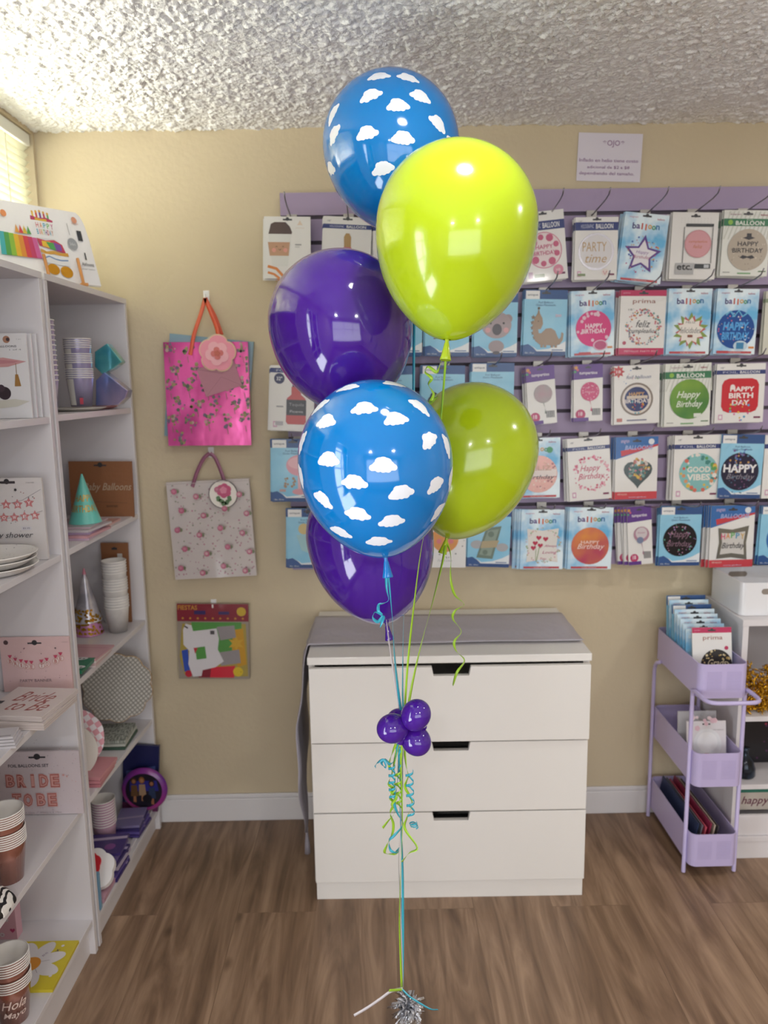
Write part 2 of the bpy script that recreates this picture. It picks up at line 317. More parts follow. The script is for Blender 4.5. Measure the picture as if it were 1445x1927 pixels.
# stucco ceiling: real relief over the part in view, plain beyond
def ceiling():
    rs = np.random.RandomState(4); X0, X1, Y0, Y1, S = XL-.01, 1.6, 1.3, YB+.01, .0034
    nx, ny = int((X1-X0)/S), int((Y1-Y0)/S); gx, gy = np.meshgrid(np.linspace(X0, X1, nx), np.linspace(Y0, Y1, ny))
    def vn(x, y, f, seed):
        r = np.random.RandomState(seed).rand(256, 256); x = x*f+50; y = y*f+50; i = np.floor(x).astype(int); j = np.floor(y).astype(int); u = x-i; v = y-j
        u = u*u*(3-2*u); v = v*v*(3-2*v); g = lambda a, b: r[a % 256, b % 256]
        return (g(i, j)*(1-u)+g(i+1, j)*u)*(1-v)+(g(i, j+1)*(1-u)+g(i+1, j+1)*u)*v
    def worley(x, y, f, seed):
        r = np.random.RandomState(seed); jx = r.rand(256, 256); jy = r.rand(256, 256); hh = r.rand(256, 256); x = x*f+50; y = y*f+50
        i = np.floor(x).astype(int); j = np.floor(y).astype(int); best = np.full(x.shape, 9.); b2 = np.full(x.shape, 9.); h = np.zeros(x.shape)
        for a in (-1, 0, 1):
            for b in (-1, 0, 1):
                ii, jj = (i+a) % 256, (j+b) % 256; d = (i+a+jx[ii, jj]-x)**2+(j+b+jy[ii, jj]-y)**2
                c = d < best; b2 = np.where(c, best, np.minimum(b2, d)); h = np.where(c, hh[ii, jj], h); best = np.where(c, d, best)
        return np.sqrt(best), np.sqrt(b2), h
    wx = gx+.008*(vn(gx, gy, 40, 1)-.5)*2+.005*(vn(gx, gy, 90, 5)-.5)*2; wy = gy+.008*(vn(gx, gy, 40, 2)-.5)*2+.005*(vn(gx, gy, 90, 6)-.5)*2
    d1, d2, h1 = worley(wx, wy*.8, 58, 11); e1, e2, g1 = worley(wx, wy, 105, 12); r1, r2, k1 = worley(wx*.7, wy, 27, 15)
    z = .0055*h1*np.clip((d2-d1)*3, 0, 1)+.0035*g1*np.clip((e2-e1)*2.5, 0, 1)+.004*k1*np.clip((r2-r1)*5, 0, 1)+.0035*vn(wx, wy, 160, 3)+.003*(1-np.abs(2*vn(wx, wy, 60, 8)-1))
    z = z*(.6+.55*vn(gx, gy, 5, 9))
    co = np.stack([gx, gy, ZC-z+.004], -1).reshape(-1, 3).astype(np.float32)
    idx = np.arange(nx*ny).reshape(ny, nx); q = np.stack([idx[:-1, :-1], idx[1:, :-1], idx[1:, 1:], idx[:-1, 1:]], -1).reshape(-1, 4)
    extra = [(XL-.2, YF-.1), (XR+.1, YF-.1), (XR+.1, Y0), (XL-.2, Y0), (X1, Y0), (XR+.1, YB+.02), (X1, YB+.02)]
    n = len(co); co = np.vstack([co, [(x, y, ZC) for x, y in extra]]); q = np.vstack([q, [[n, n+3, n+2, n+1], [n+4, n+6, n+5, n+2]]]).astype(np.int32)
    me = bpy.data.meshes.new('ceiling'); me.vertices.add(len(co)); me.vertices.foreach_set('co', co.ravel()); me.loops.add(q.size); me.loops.foreach_set('vertex_index', q.ravel())
    me.polygons.add(len(q)); me.polygons.foreach_set('loop_start', np.arange(0, q.size, 4)); me.polygons.foreach_set('loop_total', np.full(len(q), 4)); me.update(calc_edges=True)
    me.polygons.foreach_set('use_smooth', [True]*len(q)); me.materials.append(mat('#F1F0F1', .8, 0, 0, .45, 120, name='white_stucco'))
    o = bpy.data.objects.new('ceiling', me); COL.objects.link(o); o['kind'] = 'structure'
    st(MB().box(XL-.4, XR+.1, YF-.1, YB+.1, ZC+.03, ZC+.08, WHITE), 'trim_1')
ceiling()
# blind in the window beside the back corner
BL = mat('#F1F0E6', .4, 0, 0, 0, trans=0, name='blind_slat', sub=0)
def translucent(name, h, f):
    m = bpy.data.materials.new(name); m.use_nodes = True; nt = m.node_tree; b = nt.nodes['Principled BSDF']; b.inputs['Base Color'].default_value = hexc(h); b.inputs['Roughness'].default_value = .4
    t = nt.nodes.new('ShaderNodeBsdfTranslucent'); t.inputs[0].default_value = hexc(h); x = nt.nodes.new('ShaderNodeMixShader'); x.inputs[0].default_value = f
    nt.links.new(b.outputs[0], x.inputs[1]); nt.links.new(t.outputs[0], x.inputs[2]); nt.links.new(x.outputs[0], nt.nodes['Material Output'].inputs[0]); return m
SL = translucent('blind_slat', '#F4F3E4', .3)
bl = empty('window_blind', (XL-.026, 1.865, 1.3), 'cream horizontal slat blind hanging in front of the window beside the back corner', 'blind')
o = MB().box(-.02, .02, -.66, .665, .948, .983, mat('#E8E8E2', .3)).build('headrail', bl, M=I4, bevel=.002)
for k in range(21):
    zz = .935-k*.0215; MB().box(-.0135, .0135, -.65, .655, -.0012, .0012, SL).build('slat', bl, M=T(.005, 0, zz) @ RY(math.radians(-39)))
for yy in (-.45, .05, .5): MB().box(-.009, -.0075, yy-.004, yy+.004, .5, .94, SL).box(.0175, .019, yy-.004, yy+.004, .5, .94, SL).build('ladder_tape', bl, M=I4)
# ceiling lamps
def lamp(x, y, rad, watts, label):
    e = empty('ceiling_light', (x, y, ZC-.03), label, 'light')
    MB().lathe([(rad*1.12, .03), (rad*1.15, .01), (rad*1.1, 0), (rad, -.001)], mat('#E8E8E8', .3)).build('trim_ring', e, M=I4)
    m = bpy.data.materials.new('lit_diffuser'); m.use_nodes = True; b = m.node_tree.nodes['Principled BSDF']; b.inputs['Emission Color'].default_value = (1, .96, .9, 1); b.inputs['Emission Strength'].default_value = 14
    MB().lathe([(rad, -.001), (rad*.9, -.008), (rad*.6, -.013), (.0005, -.015)], m).build('diffuser', e, M=I4)
    l = bpy.data.lights.new('ceiling_bulb', 'AREA'); l.shape = 'DISK'; l.size = rad*1.8; l.energy = watts; l.color = (1, .98, .95); lo = bpy.data.objects.new('ceiling_bulb', l); COL.objects.link(lo); lo.parent = e; lo.location = (0, 0, -.018)
lamp(.2, 1.15, .075, 3, 'round white ceiling light above the balloon bouquet')
lamp(1.9, 1.45, .075, 7, 'round white ceiling light towards the right wall')
lamp(1.2, -.9, .09, 14, 'round white ceiling light added behind the camera for fill, towards the unseen fill window')  # added out of view to make up for the dimmed window fill
lamp(-.3, -1.2, .09, 14, 'round white ceiling light added behind the camera for fill, towards the left wall')  # second added lamp out of view, also only for fill
# ================================================================ BALLOONS
PUR, BLU, LIM = '#4C1A9E', '#0086DA', '#C0DA1C'
def latex(name, h, rough=.09, sub=.0):
    m = mat(h, rough, 0, .6, 0, 60, 0, 3, name=name); b = m.node_tree.nodes['Principled BSDF']
    b.inputs['Specular IOR Level'].default_value = .6
    return m
def translux(m, f, h):
    nt = m.node_tree; t = nt.nodes.new('ShaderNodeBsdfTranslucent'); t.inputs[0].default_value = hexc(h); x = nt.nodes.new('ShaderNodeMixShader'); x.inputs[0].default_value = f
    nt.links.new(nt.nodes['Principled BSDF'].outputs[0], x.inputs[1]); nt.links.new(t.outputs[0], x.inputs[2]); nt.links.new(x.outputs[0], nt.nodes['Material Output'].inputs[0]); return m
M_PUR = translux(latex('purple_latex', PUR), .12, '#6A2BD0'); M_BLU = translux(latex('blue_latex', BLU), .15, '#2AA0FF'); M_LIM = translux(latex('lime_latex', LIM, .17), .12, '#D0E52A')
M_WHT = mat('#EDF1FB', .35, name='white_print')
CB = [(0, .05, .2), (-.24, -.02, .15), (.23, -.02, .15), (-.13, .1, .14), (.14, .07, .15), (-.38, -.06, .1), (.39, -.06, .1), (0, -.08, .13), (-.17, -.1, .11), (.17, -.1, .11)]
def cloud_outline(n=44, seed=0):
    rn = random.Random(seed); cb = [(x, y*1.25*rn.uniform(.8, 1.2), r*1.1*rn.uniform(.9, 1.1)) for x, y, r in CB]; out = []
    for i in range(n):
        a = 2*math.pi*i/n; d = (math.cos(a), math.sin(a)); best = .05
        for x, y, r in cb:
            cr = d[0]*y-d[1]*x
            if abs(cr) < r: best = max(best, d[0]*x+d[1]*y+math.sqrt(r*r-cr*cr))
        out.append((d[0]*best, d[1]*best))
    return out
def balloon(ctr, neck, R, top, bot, M_, label, group, clouds=None, back=0, cw=.048, knot_len=.02, sharp=.15, flip=1):
    C = at_d(*ctr); ax = None
    N_ = at_d(neck[0], neck[1], neck[2] if len(neck) > 2 else ctr[2]); ax = (N_-C).normalized()
    zz = -ax; xx = Vector((0, 1, 0)).cross(zz).normalized()*-1; yy = zz.cross(xx)
    Rm = Matrix(((xx.x, yy.x, zz.x), (xx.y, yy.y, zz.y), (xx.z, yy.z, zz.z)))
    prof = []
    for i in range(1, 25): t = math.pi/2*i/24; prof.append((R*math.sin(t), R*top*math.cos(t)))
    for i in range(1, 26):
        t = math.pi/2*i/26; s_ = math.sin(t); prof.append((max(.0045, R*math.cos(t)*(1-sharp*s_**4)), -R*bot*s_))
    prof = [(.0006, R*top)]+prof
    n = 72; b = MB(); b.lathe(prof, M_, n, cap=False)
    b.v = [Rm @ v for v in b.v]
    if clouds:
        tree = BVHTree.FromPolygons([tuple(v) for v in b.v], b.f)
        def decal(hit, nrm, rot, seed):
            up = Vector((0, 0, 1))-nrm*nrm.z
            if up.length < .05: up = Vector((0, 1, 0))-nrm*nrm.y
            up.normalize(); rt = up.cross(nrm); ca, sa = math.cos(rot), math.sin(rot)
            ol = cloud_outline(44, seed); vs = []; fs = []
            rings = (0, .25, .5, .75, 1)
            for q in rings[1:]:
                for x, y in ol:
                    x1, y1 = (x*ca-y*sa)*q*cw, (x*sa+y*ca)*q*cw; p = hit+rt*x1+up*y1
                    loc, nn, _i, _d = tree.find_nearest(p-nrm*((x1*x1+y1*y1)/(2*R)))
                    vs.append(loc+(loc-Vector((0, 0, 0))).normalized()*.0005)
            k = len(ol); c0 = len(vs); vs.append(hit+nrm*.0005)
            for j in range(k): fs.append((c0, j, (j+1) % k))
            for r_ in range(3):
                for j in range(k): fs.append((r_*k+j, (r_+1)*k+j, (r_+1)*k+(j+1) % k, r_*k+(j+1) % k))
            b.add(vs, fs, M_WHT, True)
        o = CP-C; used = []
        for i, (px, py, rot) in enumerate(clouds):
            d = ray(px, py).normalized(); hit, nrm, _, _ = tree.ray_cast(o, d)
            if hit is None:                                           # right at the outline
                loc, nn, _, _ = tree.find_nearest(o+d*(-o).dot(d)); hit, nrm = loc, nn
            nrm = hit.normalized(); used.append(nrm); decal(hit, nrm, math.radians(rot), i)
        rn = random.Random(5); cnt = 0
        for _ in range(900):
            v = Vector((rn.gauss(0, 1), rn.gauss(0, 1), rn.gauss(0, 1))).normalized()
            if v.dot(-o.normalized()) < .12: continue
            if any(v.dot(u) > .83 for u in used): continue
            hit, nrm, _, _ = tree.ray_cast(v*.5, -v)
            if hit is None or hit.dot(ax) > R*bot*.85: continue
            used.append(v); decal(hit, hit.normalized(), rn.uniform(-.5, .5), 60+cnt); cnt += 1
            if cnt > 24: break
    e = b.build('latex_balloon', M=Matrix.Translation(C)); tag(e, label, 'balloon', group)
    kb = MB(); z0 = -R*bot
    kb.lathe([(.0042, .002), (.0034, -.004), (.0048, -.008), (.006, -.016), (.0085, -.028), (.0105, -.036), (.0098, -.037), (.0055, -.026)], M_, 16, T(0, 0, z0), cap=False)
    kb.v = [Rm @ v for v in kb.v]
    kn = kb.build('knot', e, M=I4)
    return e, C+ax*(R*bot+.006)
G = 'balloons of the bouquet'
CL_LOW = [(685, 768, 5), (745, 788, 8), (613, 793, 6), (790, 765, -55), (808, 828, 25), (617, 865, 2), (721, 876, 0), (666, 907, -4), (607, 940, -28), (755, 927, 12), (820, 912, 25), (672, 967, -10), (737, 981, 6), (640, 1001, -18), (713, 1019, 4), (568, 832, 70), (566, 895, -70), (825, 962, 40), (841, 838, -75), (848, 902, 75), (655, 729, 25), (741, 722, -25), (602, 764, 50)]
CL_TOP = [(697, 179, 18), (749, 198, 4), (791, 181, -15), (713, 143, 5), (768, 146, -18), (626, 215, 55), (824, 232, -30), (628, 253, 40), (690, 251, 8), (758, 260, 0), (720, 317, 15), (622, 317, -10), (629, 371, -60), (607, 317, 80), (850, 275, -50)]
b_bt, k_bt = balloon((735, 272, 1.66), (785, 455), .1452, 1.0, 1.3, M_BLU, 'blue balloon printed with white clouds, topmost of the bouquet, almost touching the ceiling', G, CL_TOP, cw=.049)
b_lt, k_lt = balloon((859, 425, 1.398), (841, 641), .1450, 1.0, 1.42, M_LIM, 'large plain lime green balloon at the upper right, in front of the topmost blue balloon', G, sharp=.2)
b_pt, k_pt = balloon((640, 606, 1.63), (672, 800), .1507, .98, 1.28, M_PUR, 'plain purple balloon at the upper left of the bouquet', G)
b_bl, k_bl = balloon((706, 868, 1.46), (726, 1052), .1452, 1.05, 1.26, M_BLU, 'blue balloon with white cloud print, front middle of the bouquet above the lower purple one', G, CL_LOW, cw=.049)
b_ll, k_ll = balloon((889, 846, 1.79), (840, 1015), .1500, 1.03, 1.42, M_LIM, 'plain lime green balloon at the lower right, behind the cloud print balloon', G, sharp=.2)
b_pb, k_pb = balloon((695, 1005, 1.715), (727, 1172), .1399, 1.0, 1.44, M_PUR, 'plain purple balloon hanging lowest, partly hidden behind the blue cloud balloon', G)
def mini(px, py, D, npx, npy, label): return balloon((px, py, D), (npx, npy, D+.01), .0305, 1.08, 1.2, M_PUR, label, 'small purple balloons of the collar')
mini(783, 1345, 1.60, 766, 1372, 'small purple balloon, top right one of the collar tied round the ribbons')
mini(738, 1371, 1.61, 764, 1368, 'small purple balloon, left one of the collar tied round the ribbons')
mini(783, 1394, 1.63, 763, 1374, 'small purple balloon, bottom right one of the collar, tucked under the top one')
mini(753, 1360, 1.68, 764, 1368, 'small purple balloon, mostly hidden at the back of the collar')
# ---------------------------------------------------------------- ribbons
R_LIM, R_TEA, R_WHT = mat('#A9D93A', .28, 0, .5), mat('#3FB4CE', .25, 0, .5), mat('#D9D3DA', .35, 0, .3)
def smooth(pts, k=6):
    out = []
    for i in range(len(pts)-1):
        p0 = pts[max(i-1, 0)]; p1 = pts[i]; p2 = pts[i+1]; p3 = pts[min(i+2, len(pts)-1)]
        for j in range(k):
            t = j/k; out.append(.5*((2*p1)+(p2-p0)*t+(2*p0-5*p1+4*p2-p3)*t*t+(3*p1-p0-3*p2+p3)*t**3))
    out.append(pts[-1]); return out
def ribbon(px, Y0, Y1, m, label, wid=.006, twist=0, curl=0, start=None, k=6, group='curling ribbons of the bouquet', rndm=0, name='curling_ribbon', dy=0):
    n = len(px); rn = random.Random(len(px)+int(px[0][0]))
    pts = [at_y(x, y, Y0+(Y1-Y0)*i/(n-1)+(math.sin(i*2.1)*dy)) for i, (x, y) in enumerate(px)]
    if start is not None: pts[0] = start
    pts = smooth(pts, k); wv = []
    for i, p in enumerate(pts):
        a = twist*2*math.pi*i/len(pts)+.25; tg = (pts[min(i+1, len(pts)-1)]-pts[max(i-1, 0)]).normalized()
        s_ = tg.cross(Vector((0, 1, 0))); s_ = s_.normalized() if s_.length > .05 else Vector((1, 0, 0)); q = tg.cross(s_).normalized()
        wv.append((s_*math.cos(a)+q*math.sin(a))*wid)
    return MB().strip(pts, wv, .0004, m).build(name, label=label, cat='ribbon', group=group)
def coil(px0, px1, Y, turns, r, m, label, wid=.0058, ramp=1):
    a = at_y(*px0, Y); b = at_y(*px1, Y); ax = (b-a); L_ = ax.length; ax = ax.normalized(); s_ = ax.cross(Vector((0, 1, 0))).normalized(); q = ax.cross(s_)
    n = int(turns*18); pts = []; wv = []
    for i in range(n+1):
        t = i/n; an = 2*math.pi*turns*t; rr = r*(.75+.25*math.sin(i*.7)); pts.append(a+ax*(L_*t)+s_*math.cos(an)*rr+q*math.sin(an)*rr); wv.append(ax*wid)
    return MB().strip(pts, wv, .0004, m).build('curling_ribbon', label=label, cat='ribbon', group='curling ribbons of the bouquet')
TIE = (762, 1368)
ribbon([(726, 1052), (732, 1100), (738, 1165), (743, 1240), (752, 1320), TIE], 1.44, 1.60, R_TEA, 'straight teal ribbon running from the knot of the front cloud balloon to the collar', start=k_bl, twist=.5)
ribbon([(790, 560), (775, 1000), (763, 1045), (760, 1140), (758, 1240), (758, 1320), TIE], 1.68, 1.60, R_TEA, 'straight teal ribbon in the middle coming down from the topmost cloud balloon', start=k_bt, twist=.4)
ribbon([(838, 645), (832, 760), (815, 930), (794, 1025), (780, 1130), (768, 1240), (762, 1330), TIE], 1.47, 1.60, R_LIM, 'thin lime ribbon coming down from the upper lime balloon', start=k_lt, twist=.6, wid=.0045)
ribbon([(840, 1018), (832, 1060), (812, 1140), (792, 1215), (775, 1290), TIE], 1.75, 1.60, R_LIM, 'straight lime ribbon slanting from the lower lime balloon to the collar', start=k_ll, twist=.5)
ribbon([(690, 820), (704, 1000), (713, 1060), (722, 1120), (730, 1190), (738, 1250), (749, 1320), TIE], 1.62, 1.60, R_WHT, 'thin white ribbon coming down from the upper purple balloon', start=k_pt, twist=.5, wid=.004)
ribbon([(727, 1178), (731, 1210), (738, 1240), (743, 1275), (752, 1325), TIE], 1.76, 1.60, R_WHT, 'short white ribbon from the knot of the lowest purple balloon', start=k_pb, twist=.7, wid=.006)
ribbon([(728, 1055), (727, 1105), (731, 1128), (722, 1135), (713, 1138), (712, 1150), (718, 1156), (706, 1152), (702, 1163), (711, 1170), (721, 1160), (719, 1170), (715, 1179)], 1.44, 1.42, R_TEA, 'teal ribbon tail curling in loops beside the knot of the front cloud balloon', start=k_bl, twist=1.2, dy=.006)
ribbon([(843, 1020), (848, 1045), (848, 1090), (856, 1120), (873, 1137), (856, 1150), (852, 1165), (868, 1188), (855, 1207), (858, 1225), (874, 1243), (860, 1265), (852, 1290)], 1.75, 1.70, R_LIM, 'long wavy lime ribbon tail hanging from the lower lime balloon', start=k_ll, twist=2.2, dy=.01)
ribbon([(838, 648), (830, 680), (822, 700), (806, 690), (800, 700), (812, 712), (806, 724), (816, 742), (810, 756), (822, 748), (808, 760)], 1.47, 1.50, R_LIM, 'tight curled lime ribbon tail below the upper lime balloon', start=k_lt, twist=2, dy=.008)
ribbon([TIE, (758, 1420), (757, 1500), (754, 1560), (750, 1620), (753, 1700), (755, 1780), (757, 1858)], 1.60, 1.61, R_WHT, 'thick white ribbon strand between the collar and the foil weight', twist=.5, wid=.0045)
ribbon([TIE, (754, 1430), (757, 1540), (754, 1640), (752, 1740), (756, 1858)], 1.594, 1.604, R_LIM, 'straight lime ribbon strand between the collar and the foil weight', twist=.4)
ribbon([TIE, (754, 1430), (752, 1500), (757, 1620), (758, 1740), (757, 1858)], 1.612, 1.618, R_TEA, 'straight teal ribbon strand between the collar and the foil weight', twist=.6)
C_ = 'curled below the purple collar'
ribbon([(745, 1400), (737, 1420), (732, 1440), (738, 1452), (731, 1475), (742, 1485), (733, 1500), (742, 1512), (734, 1530), (740, 1550), (738, 1570), (728, 1590), (724, 1605), (740, 1607), (748, 1603)], 1.60, 1.59, R_LIM, 'lime ribbon end wriggling down the left side, '+C_, twist=3, dy=.008)
ribbon([(750, 1400), (741, 1440), (744, 1470), (735, 1488), (746, 1500), (737, 1515), (742, 1530), (730, 1545), (720, 1558)], 1.60, 1.58, R_LIM, 'broad lime ribbon end pointing down left, '+C_, twist=1, dy=.006)
ribbon([(760, 1400), (764, 1440), (768, 1460), (762, 1480), (772, 1500), (775, 1515), (765, 1540), (762, 1560), (785, 1595), (770, 1605), (756, 1622)], 1.60, 1.58, R_LIM, 'lime ribbon end bending out to the right and back, '+C_, twist=1.4, dy=.006)
ribbon([(748, 1400), (742, 1430), (733, 1438), (724, 1428), (718, 1436), (726, 1444), (722, 1430), (710, 1436), (706, 1444)], 1.60, 1.58, R_TEA, 'pale teal ribbon end reaching out to the left, '+C_, twist=2, dy=.006)
ribbon([(752, 1405), (748, 1470), (742, 1510), (750, 1535), (758, 1552), (742, 1572), (732, 1582), (735, 1600), (748, 1604), (750, 1596), (744, 1606)], 1.60, 1.585, R_TEA, 'long teal ribbon end hooking left at its foot, '+C_, twist=2, dy=.006)
coil((737, 1440), (738, 1500), 1.59, 4.5, .0085, R_TEA, 'teal ribbon coil on the left, '+C_)
coil((770, 1450), (773, 1535), 1.585, 4.5, .010, R_TEA, 'teal ribbon coil on the right, '+C_)
coil((777, 1548), (780, 1556), 1.58, 2.2, .0105, R_TEA, 'round teal ribbon loop lowest on the right, '+C_, wid=.0035)
coil((748, 1450), (750, 1520), 1.60, 4, .0085, R_LIM, 'tangled lime ribbon coil against the main strands, '+C_)
coil((752, 1408), (753, 1465), 1.60, 2.2, .005, R_TEA, 'loose teal ribbon coil close under the collar')
# foil balloon weight on the floor
FOIL = mat('#C9CBD2', .12, 1, 0, .4, 300, name='silver_foil')
wc = at_z(768, 1898, .05); wt = empty('balloon_weight', (wc.x, wc.y, 0), 'silver foil wrapped balloon weight with shredded foil fringe on the floor', 'balloon weight')
rn = random.Random(3); g = MB(); vs = []
ico = [(math.cos(a)*math.cos(b), math.sin(a)*math.cos(b), math.sin(b)) for b in [math.pi*(j/10-.5) for j in range(11)] for a in [2*math.pi*i/16 for i in range(16)]]
vs = [(x*.028*rn.uniform(.8, 1.15), y*.028*rn.uniform(.8, 1.15), .027+z*.027*rn.uniform(.9, 1)) for x, y, z in ico]
g.add(vs, [(j*16+i, j*16+(i+1) % 16, (j+1)*16+(i+1) % 16, (j+1)*16+i) for j in range(10) for i in range(16)], FOIL); g.build('body', wt, M=I4)
g = MB()
for i in range(85):
    a = rn.random()*6.283; el = rn.uniform(-.1, 1.4); d = Vector((math.cos(a)*math.cos(el), math.sin(a)*math.cos(el), math.sin(el))); p = Vector((0, 0, .05)); L_ = rn.uniform(.03, .056)
    pts = [p+d*L_*t+Vector((rn.gauss(0, .003), rn.gauss(0, .003), rn.gauss(0, .003)-.018*t*t)) for t in (0, .35, .65, 1)]
    pts = [Vector((q.x, q.y, max(q.z, .003))) for q in pts]
    s_ = d.cross(Vector((rn.gauss(0, 1), rn.gauss(0, 1), rn.gauss(0, 1)))).normalized()*rn.uniform(.005, .013); g.strip(pts, [s_]*4, .0002, FOIL)
o = g.build('foil_fringe', wt, M=I4)
ribbon([(757, 1860), (735, 1866), (715, 1880), (690, 1897), (666, 1911)], wc.y-.01, wc.y-.05, R_WHT, 'loose white ribbon end lying out to the left of the foil weight', wid=.006, name='ribbon_end', group='ribbon ends at the foil weight')
ribbon([(757, 1862), (745, 1863), (732, 1864)], wc.y-.01, wc.y-.03, R_LIM, 'short lime ribbon end at the knot on the foil weight', wid=.006, name='ribbon_end', group='ribbon ends at the foil weight')
ribbon([(757, 1862), (770, 1875), (790, 1888), (810, 1899), (824, 1900)], wc.y-.01, wc.y-.06, R_TEA, 'loose teal ribbon end lying out to the right of the foil weight', wid=.006, name='ribbon_end', group='ribbon ends at the foil weight')
# ================================================================ SLATWALL, NOTICE, BAGS ON THE BACK WALL
LAV = mat('#A291B0', .45, 0, .05, .05, 40, name='lavender_laminate'); GRV = mat('#4A3F4C', .6)
SY = YB-.019; SW0, SW1, SZT, SZB = -.287, 1.9, 2.105, .915
sw = MB(); sw.box(SW0, SW1, SY+.009, YB-.001, SZB, SZT, GRV)
edges = [SZT]+[2.032-.0762*k for k in range(15)]+[SZB-.005]
for i in range(len(edges)-1):
    z1 = edges[i]-(0 if i == 0 else .006); z0 = edges[i+1]+(.006 if i < len(edges)-2 else 0)
    if z1-z0 > .005: sw.box(SW0, SW1, SY, SY+.0095, z0, z1, LAV)
sw.build('slatwall_panel', label='long lavender slatwall panel with dark grooves fixed on the back wall behind the balloon packets', cat='display panel')
# hooks: bracket in the groove and a long rising prong
STEEL = mat('#8B8790', .3, 1); BRK = mat('#B7B2AC', .35, .3)
hk = empty('display_hook', (0, 0, 0), 'x', 'hook', 'steel display hooks of the slatwall')
MB().box(-.016, .016, -.006, .004, -.022, .012, BRK).build('bracket', hk, M=I4, bevel=.001)
hp = MB(); hp.tube([(0, -.004, -.004), (0, -.03, -.002), (0, -.15, .010), (0, -.185, .018), (0, -.20, .033)], .0021, STEEL, 6); hp.build('prong', hk, M=I4)
hook_n = [0]
ROWZ = {1: 2.032, 2: 2.032-.0762*4, 3: 2.032-.0762*8, 4: 2.032-.0762*12+.0762, 5: 2.032-.0762*15+.0762}
ROWZ = {1: 2.028, 2: 1.799, 3: 1.571, 4: 1.342, 5: 1.114}
def hook(x, row, label):
    l = 'steel display hook carrying the '+label
    if hook_n[0] == 0: hk.location = (x, SY, ROWZ[row]); hk['label'] = l
    else: dup(hk, (x, SY, ROWZ[row]), label=l)
    hook_n[0] += 1
def pk(short, lab, row, TL, TR, BL_, design, behind=2, dx=-.0025, base='#F1EFEC', bm=None, Y=2.478, group=None, hookit=True, noun='balloon packet', rot=0):
    A, B, C = at_y(*TL, Y), at_y(*TR, Y), at_y(*BL_, Y); M, w_, h_ = card_matrix(A, B, C)
    c = Card(w_, h_, .004, base, bm); design(c)
    o = c.build('balloon_packet', M=M, label=lab, cat='packet', group='balloon packets on the slatwall')
    for i in range(behind):
        y = .0085*(i+1); q = o.copy(); COL.objects.link(q)
        q.matrix_world = T(dx*(i+1), y, -.0012*(i+1)) @ M @ T(w_/2, 0, h_) @ RY(math.radians((-1)**i*1.1)) @ T(-w_/2, 0, -h_)
        q['label'] = 'spare packet hanging right behind the '+short; q['group'] = 'spare packets behind the '+short
    m_ = (A+B)/2
    if hookit: hook(m_.x+.004, row, short)
    return o
NAVY, SLOT = '#2B3A7A', '#3A3A40'
SKY = noise_mix('sky_print', '#62AEDB', '#DCEBF3', 13, .35, .6)
SEA = noise_mix('blue_card_print', '#6FB4D6', '#9FCDE2', 6, .3, .7)
STRIPE = mat('#F0EFEA', .4)
def slot(c, v=4): c.rect(40, v-1.3, 60, v+1.3, SLOT); c.disc(50, v-1, 4, SLOT, 10)
def foil(title='FOIL BALLOON', v0=12, v1=19, hc=NAVY):
    def f(c):
        slot(c); c.rect(0, v0, 100, v1, hc); a, b = (title.split(' ')+[''])[:2]
        c.text(a, 28, (v0+v1)/2, 30, (v1-v0)*.5, '#C9CDE4'); 
        if b: c.text(b, 68, (v0+v1)/2, 40, (v1-v0)*.6, '#FFFFFF', bold=.02)
        c.text('18"', 12, 7, 8, 3, '#77788A'); c.rect(7, 86, 16, 95, '#D9A6C4'); c.rect(9, 88, 14, 93, '#F5F2F2'); c.rect(80, 90, 94, 93, '#7A2E55')
    return f
def skyp(c, word=True):
    slot(c); c.text('anagram', 20, 7, 20, 2.6, '#C97A9A'); c.text('ballons', 82, 7, 16, 2.8, '#B83B63', bold=.02)
    for i, (ch, col) in enumerate(zip('balloon', ('#3A2E74', '#5C3C8C', '#C94A3A', '#DF6A3A', '#E5A83A', '#3C9A62', '#2F78B8'))): c.text(ch, 24+i*8.8, 19+(i % 2)*.8, 8.6, 9 if ch in 'bl' else 6.5, col, bold=.05)
    c.rect(8, 95.5, 92, 98.8, '#C4424A'); c.text('GLOBO METALICO', 50, 97.2, 34, 1.6, '#F3E6E6')
def blueh(c):
    c.rect(0, 0, 100, 14, '#27528F'); c.rect(3, 1.5, 35, 14, '#F2F2F2'); c.text('unique', 19, 8, 24, 4, '#44506E', bold=.03); slot(c, 5)
    c.text('Foil Balloon', 50, 19, 34, 3, '#3B5F8E'); c.text('Globo Metalizado', 50, 23, 46, 3, '#3B5F8E')
    c.poly([(0, 94), (0, 86), (14, 84), (26, 88), (34, 92), (60, 90), (84, 84), (100, 78), (100, 94)], '#EDF2F6'); c.rect(0, 94, 100, 100, '#234A86')
    c.poly([(0, 96), (0, 85), (12, 83), (24, 88), (34, 95)], '#2A5594'); c.text('18in. 45cm', 16, 96.5, 22, 2.4, '#DDE6F2'); c.rect(68, 91, 94, 92.4, '#35609C')
def blue_red(c):
    c.poly([(0, 36), (0, 0), (100, 0), (100, 14)], '#2F6DB5'); c.poly([(14, 31), (12, 22), (100, 12), (100, 15)], '#CF3B48')
    slot(c, 7); c.text('anagram', 22, 8, 20, 6, '#C9B6DA', bold=.03); c.text('BALLOONS', 55, 17, 66, 7, '#A9B9E8', shear=.2, bold=.04); c.disc(84, 8, 7, '#EAEFF5', 16)
    c.rect(0, 88, 100, 100, '#D2404A'); c.text('METALICO', 18, 92, 22, 2.6, '#F8E6D8'); c.text('www.globos', 54, 97, 42, 2.6, '#C8D2F0')
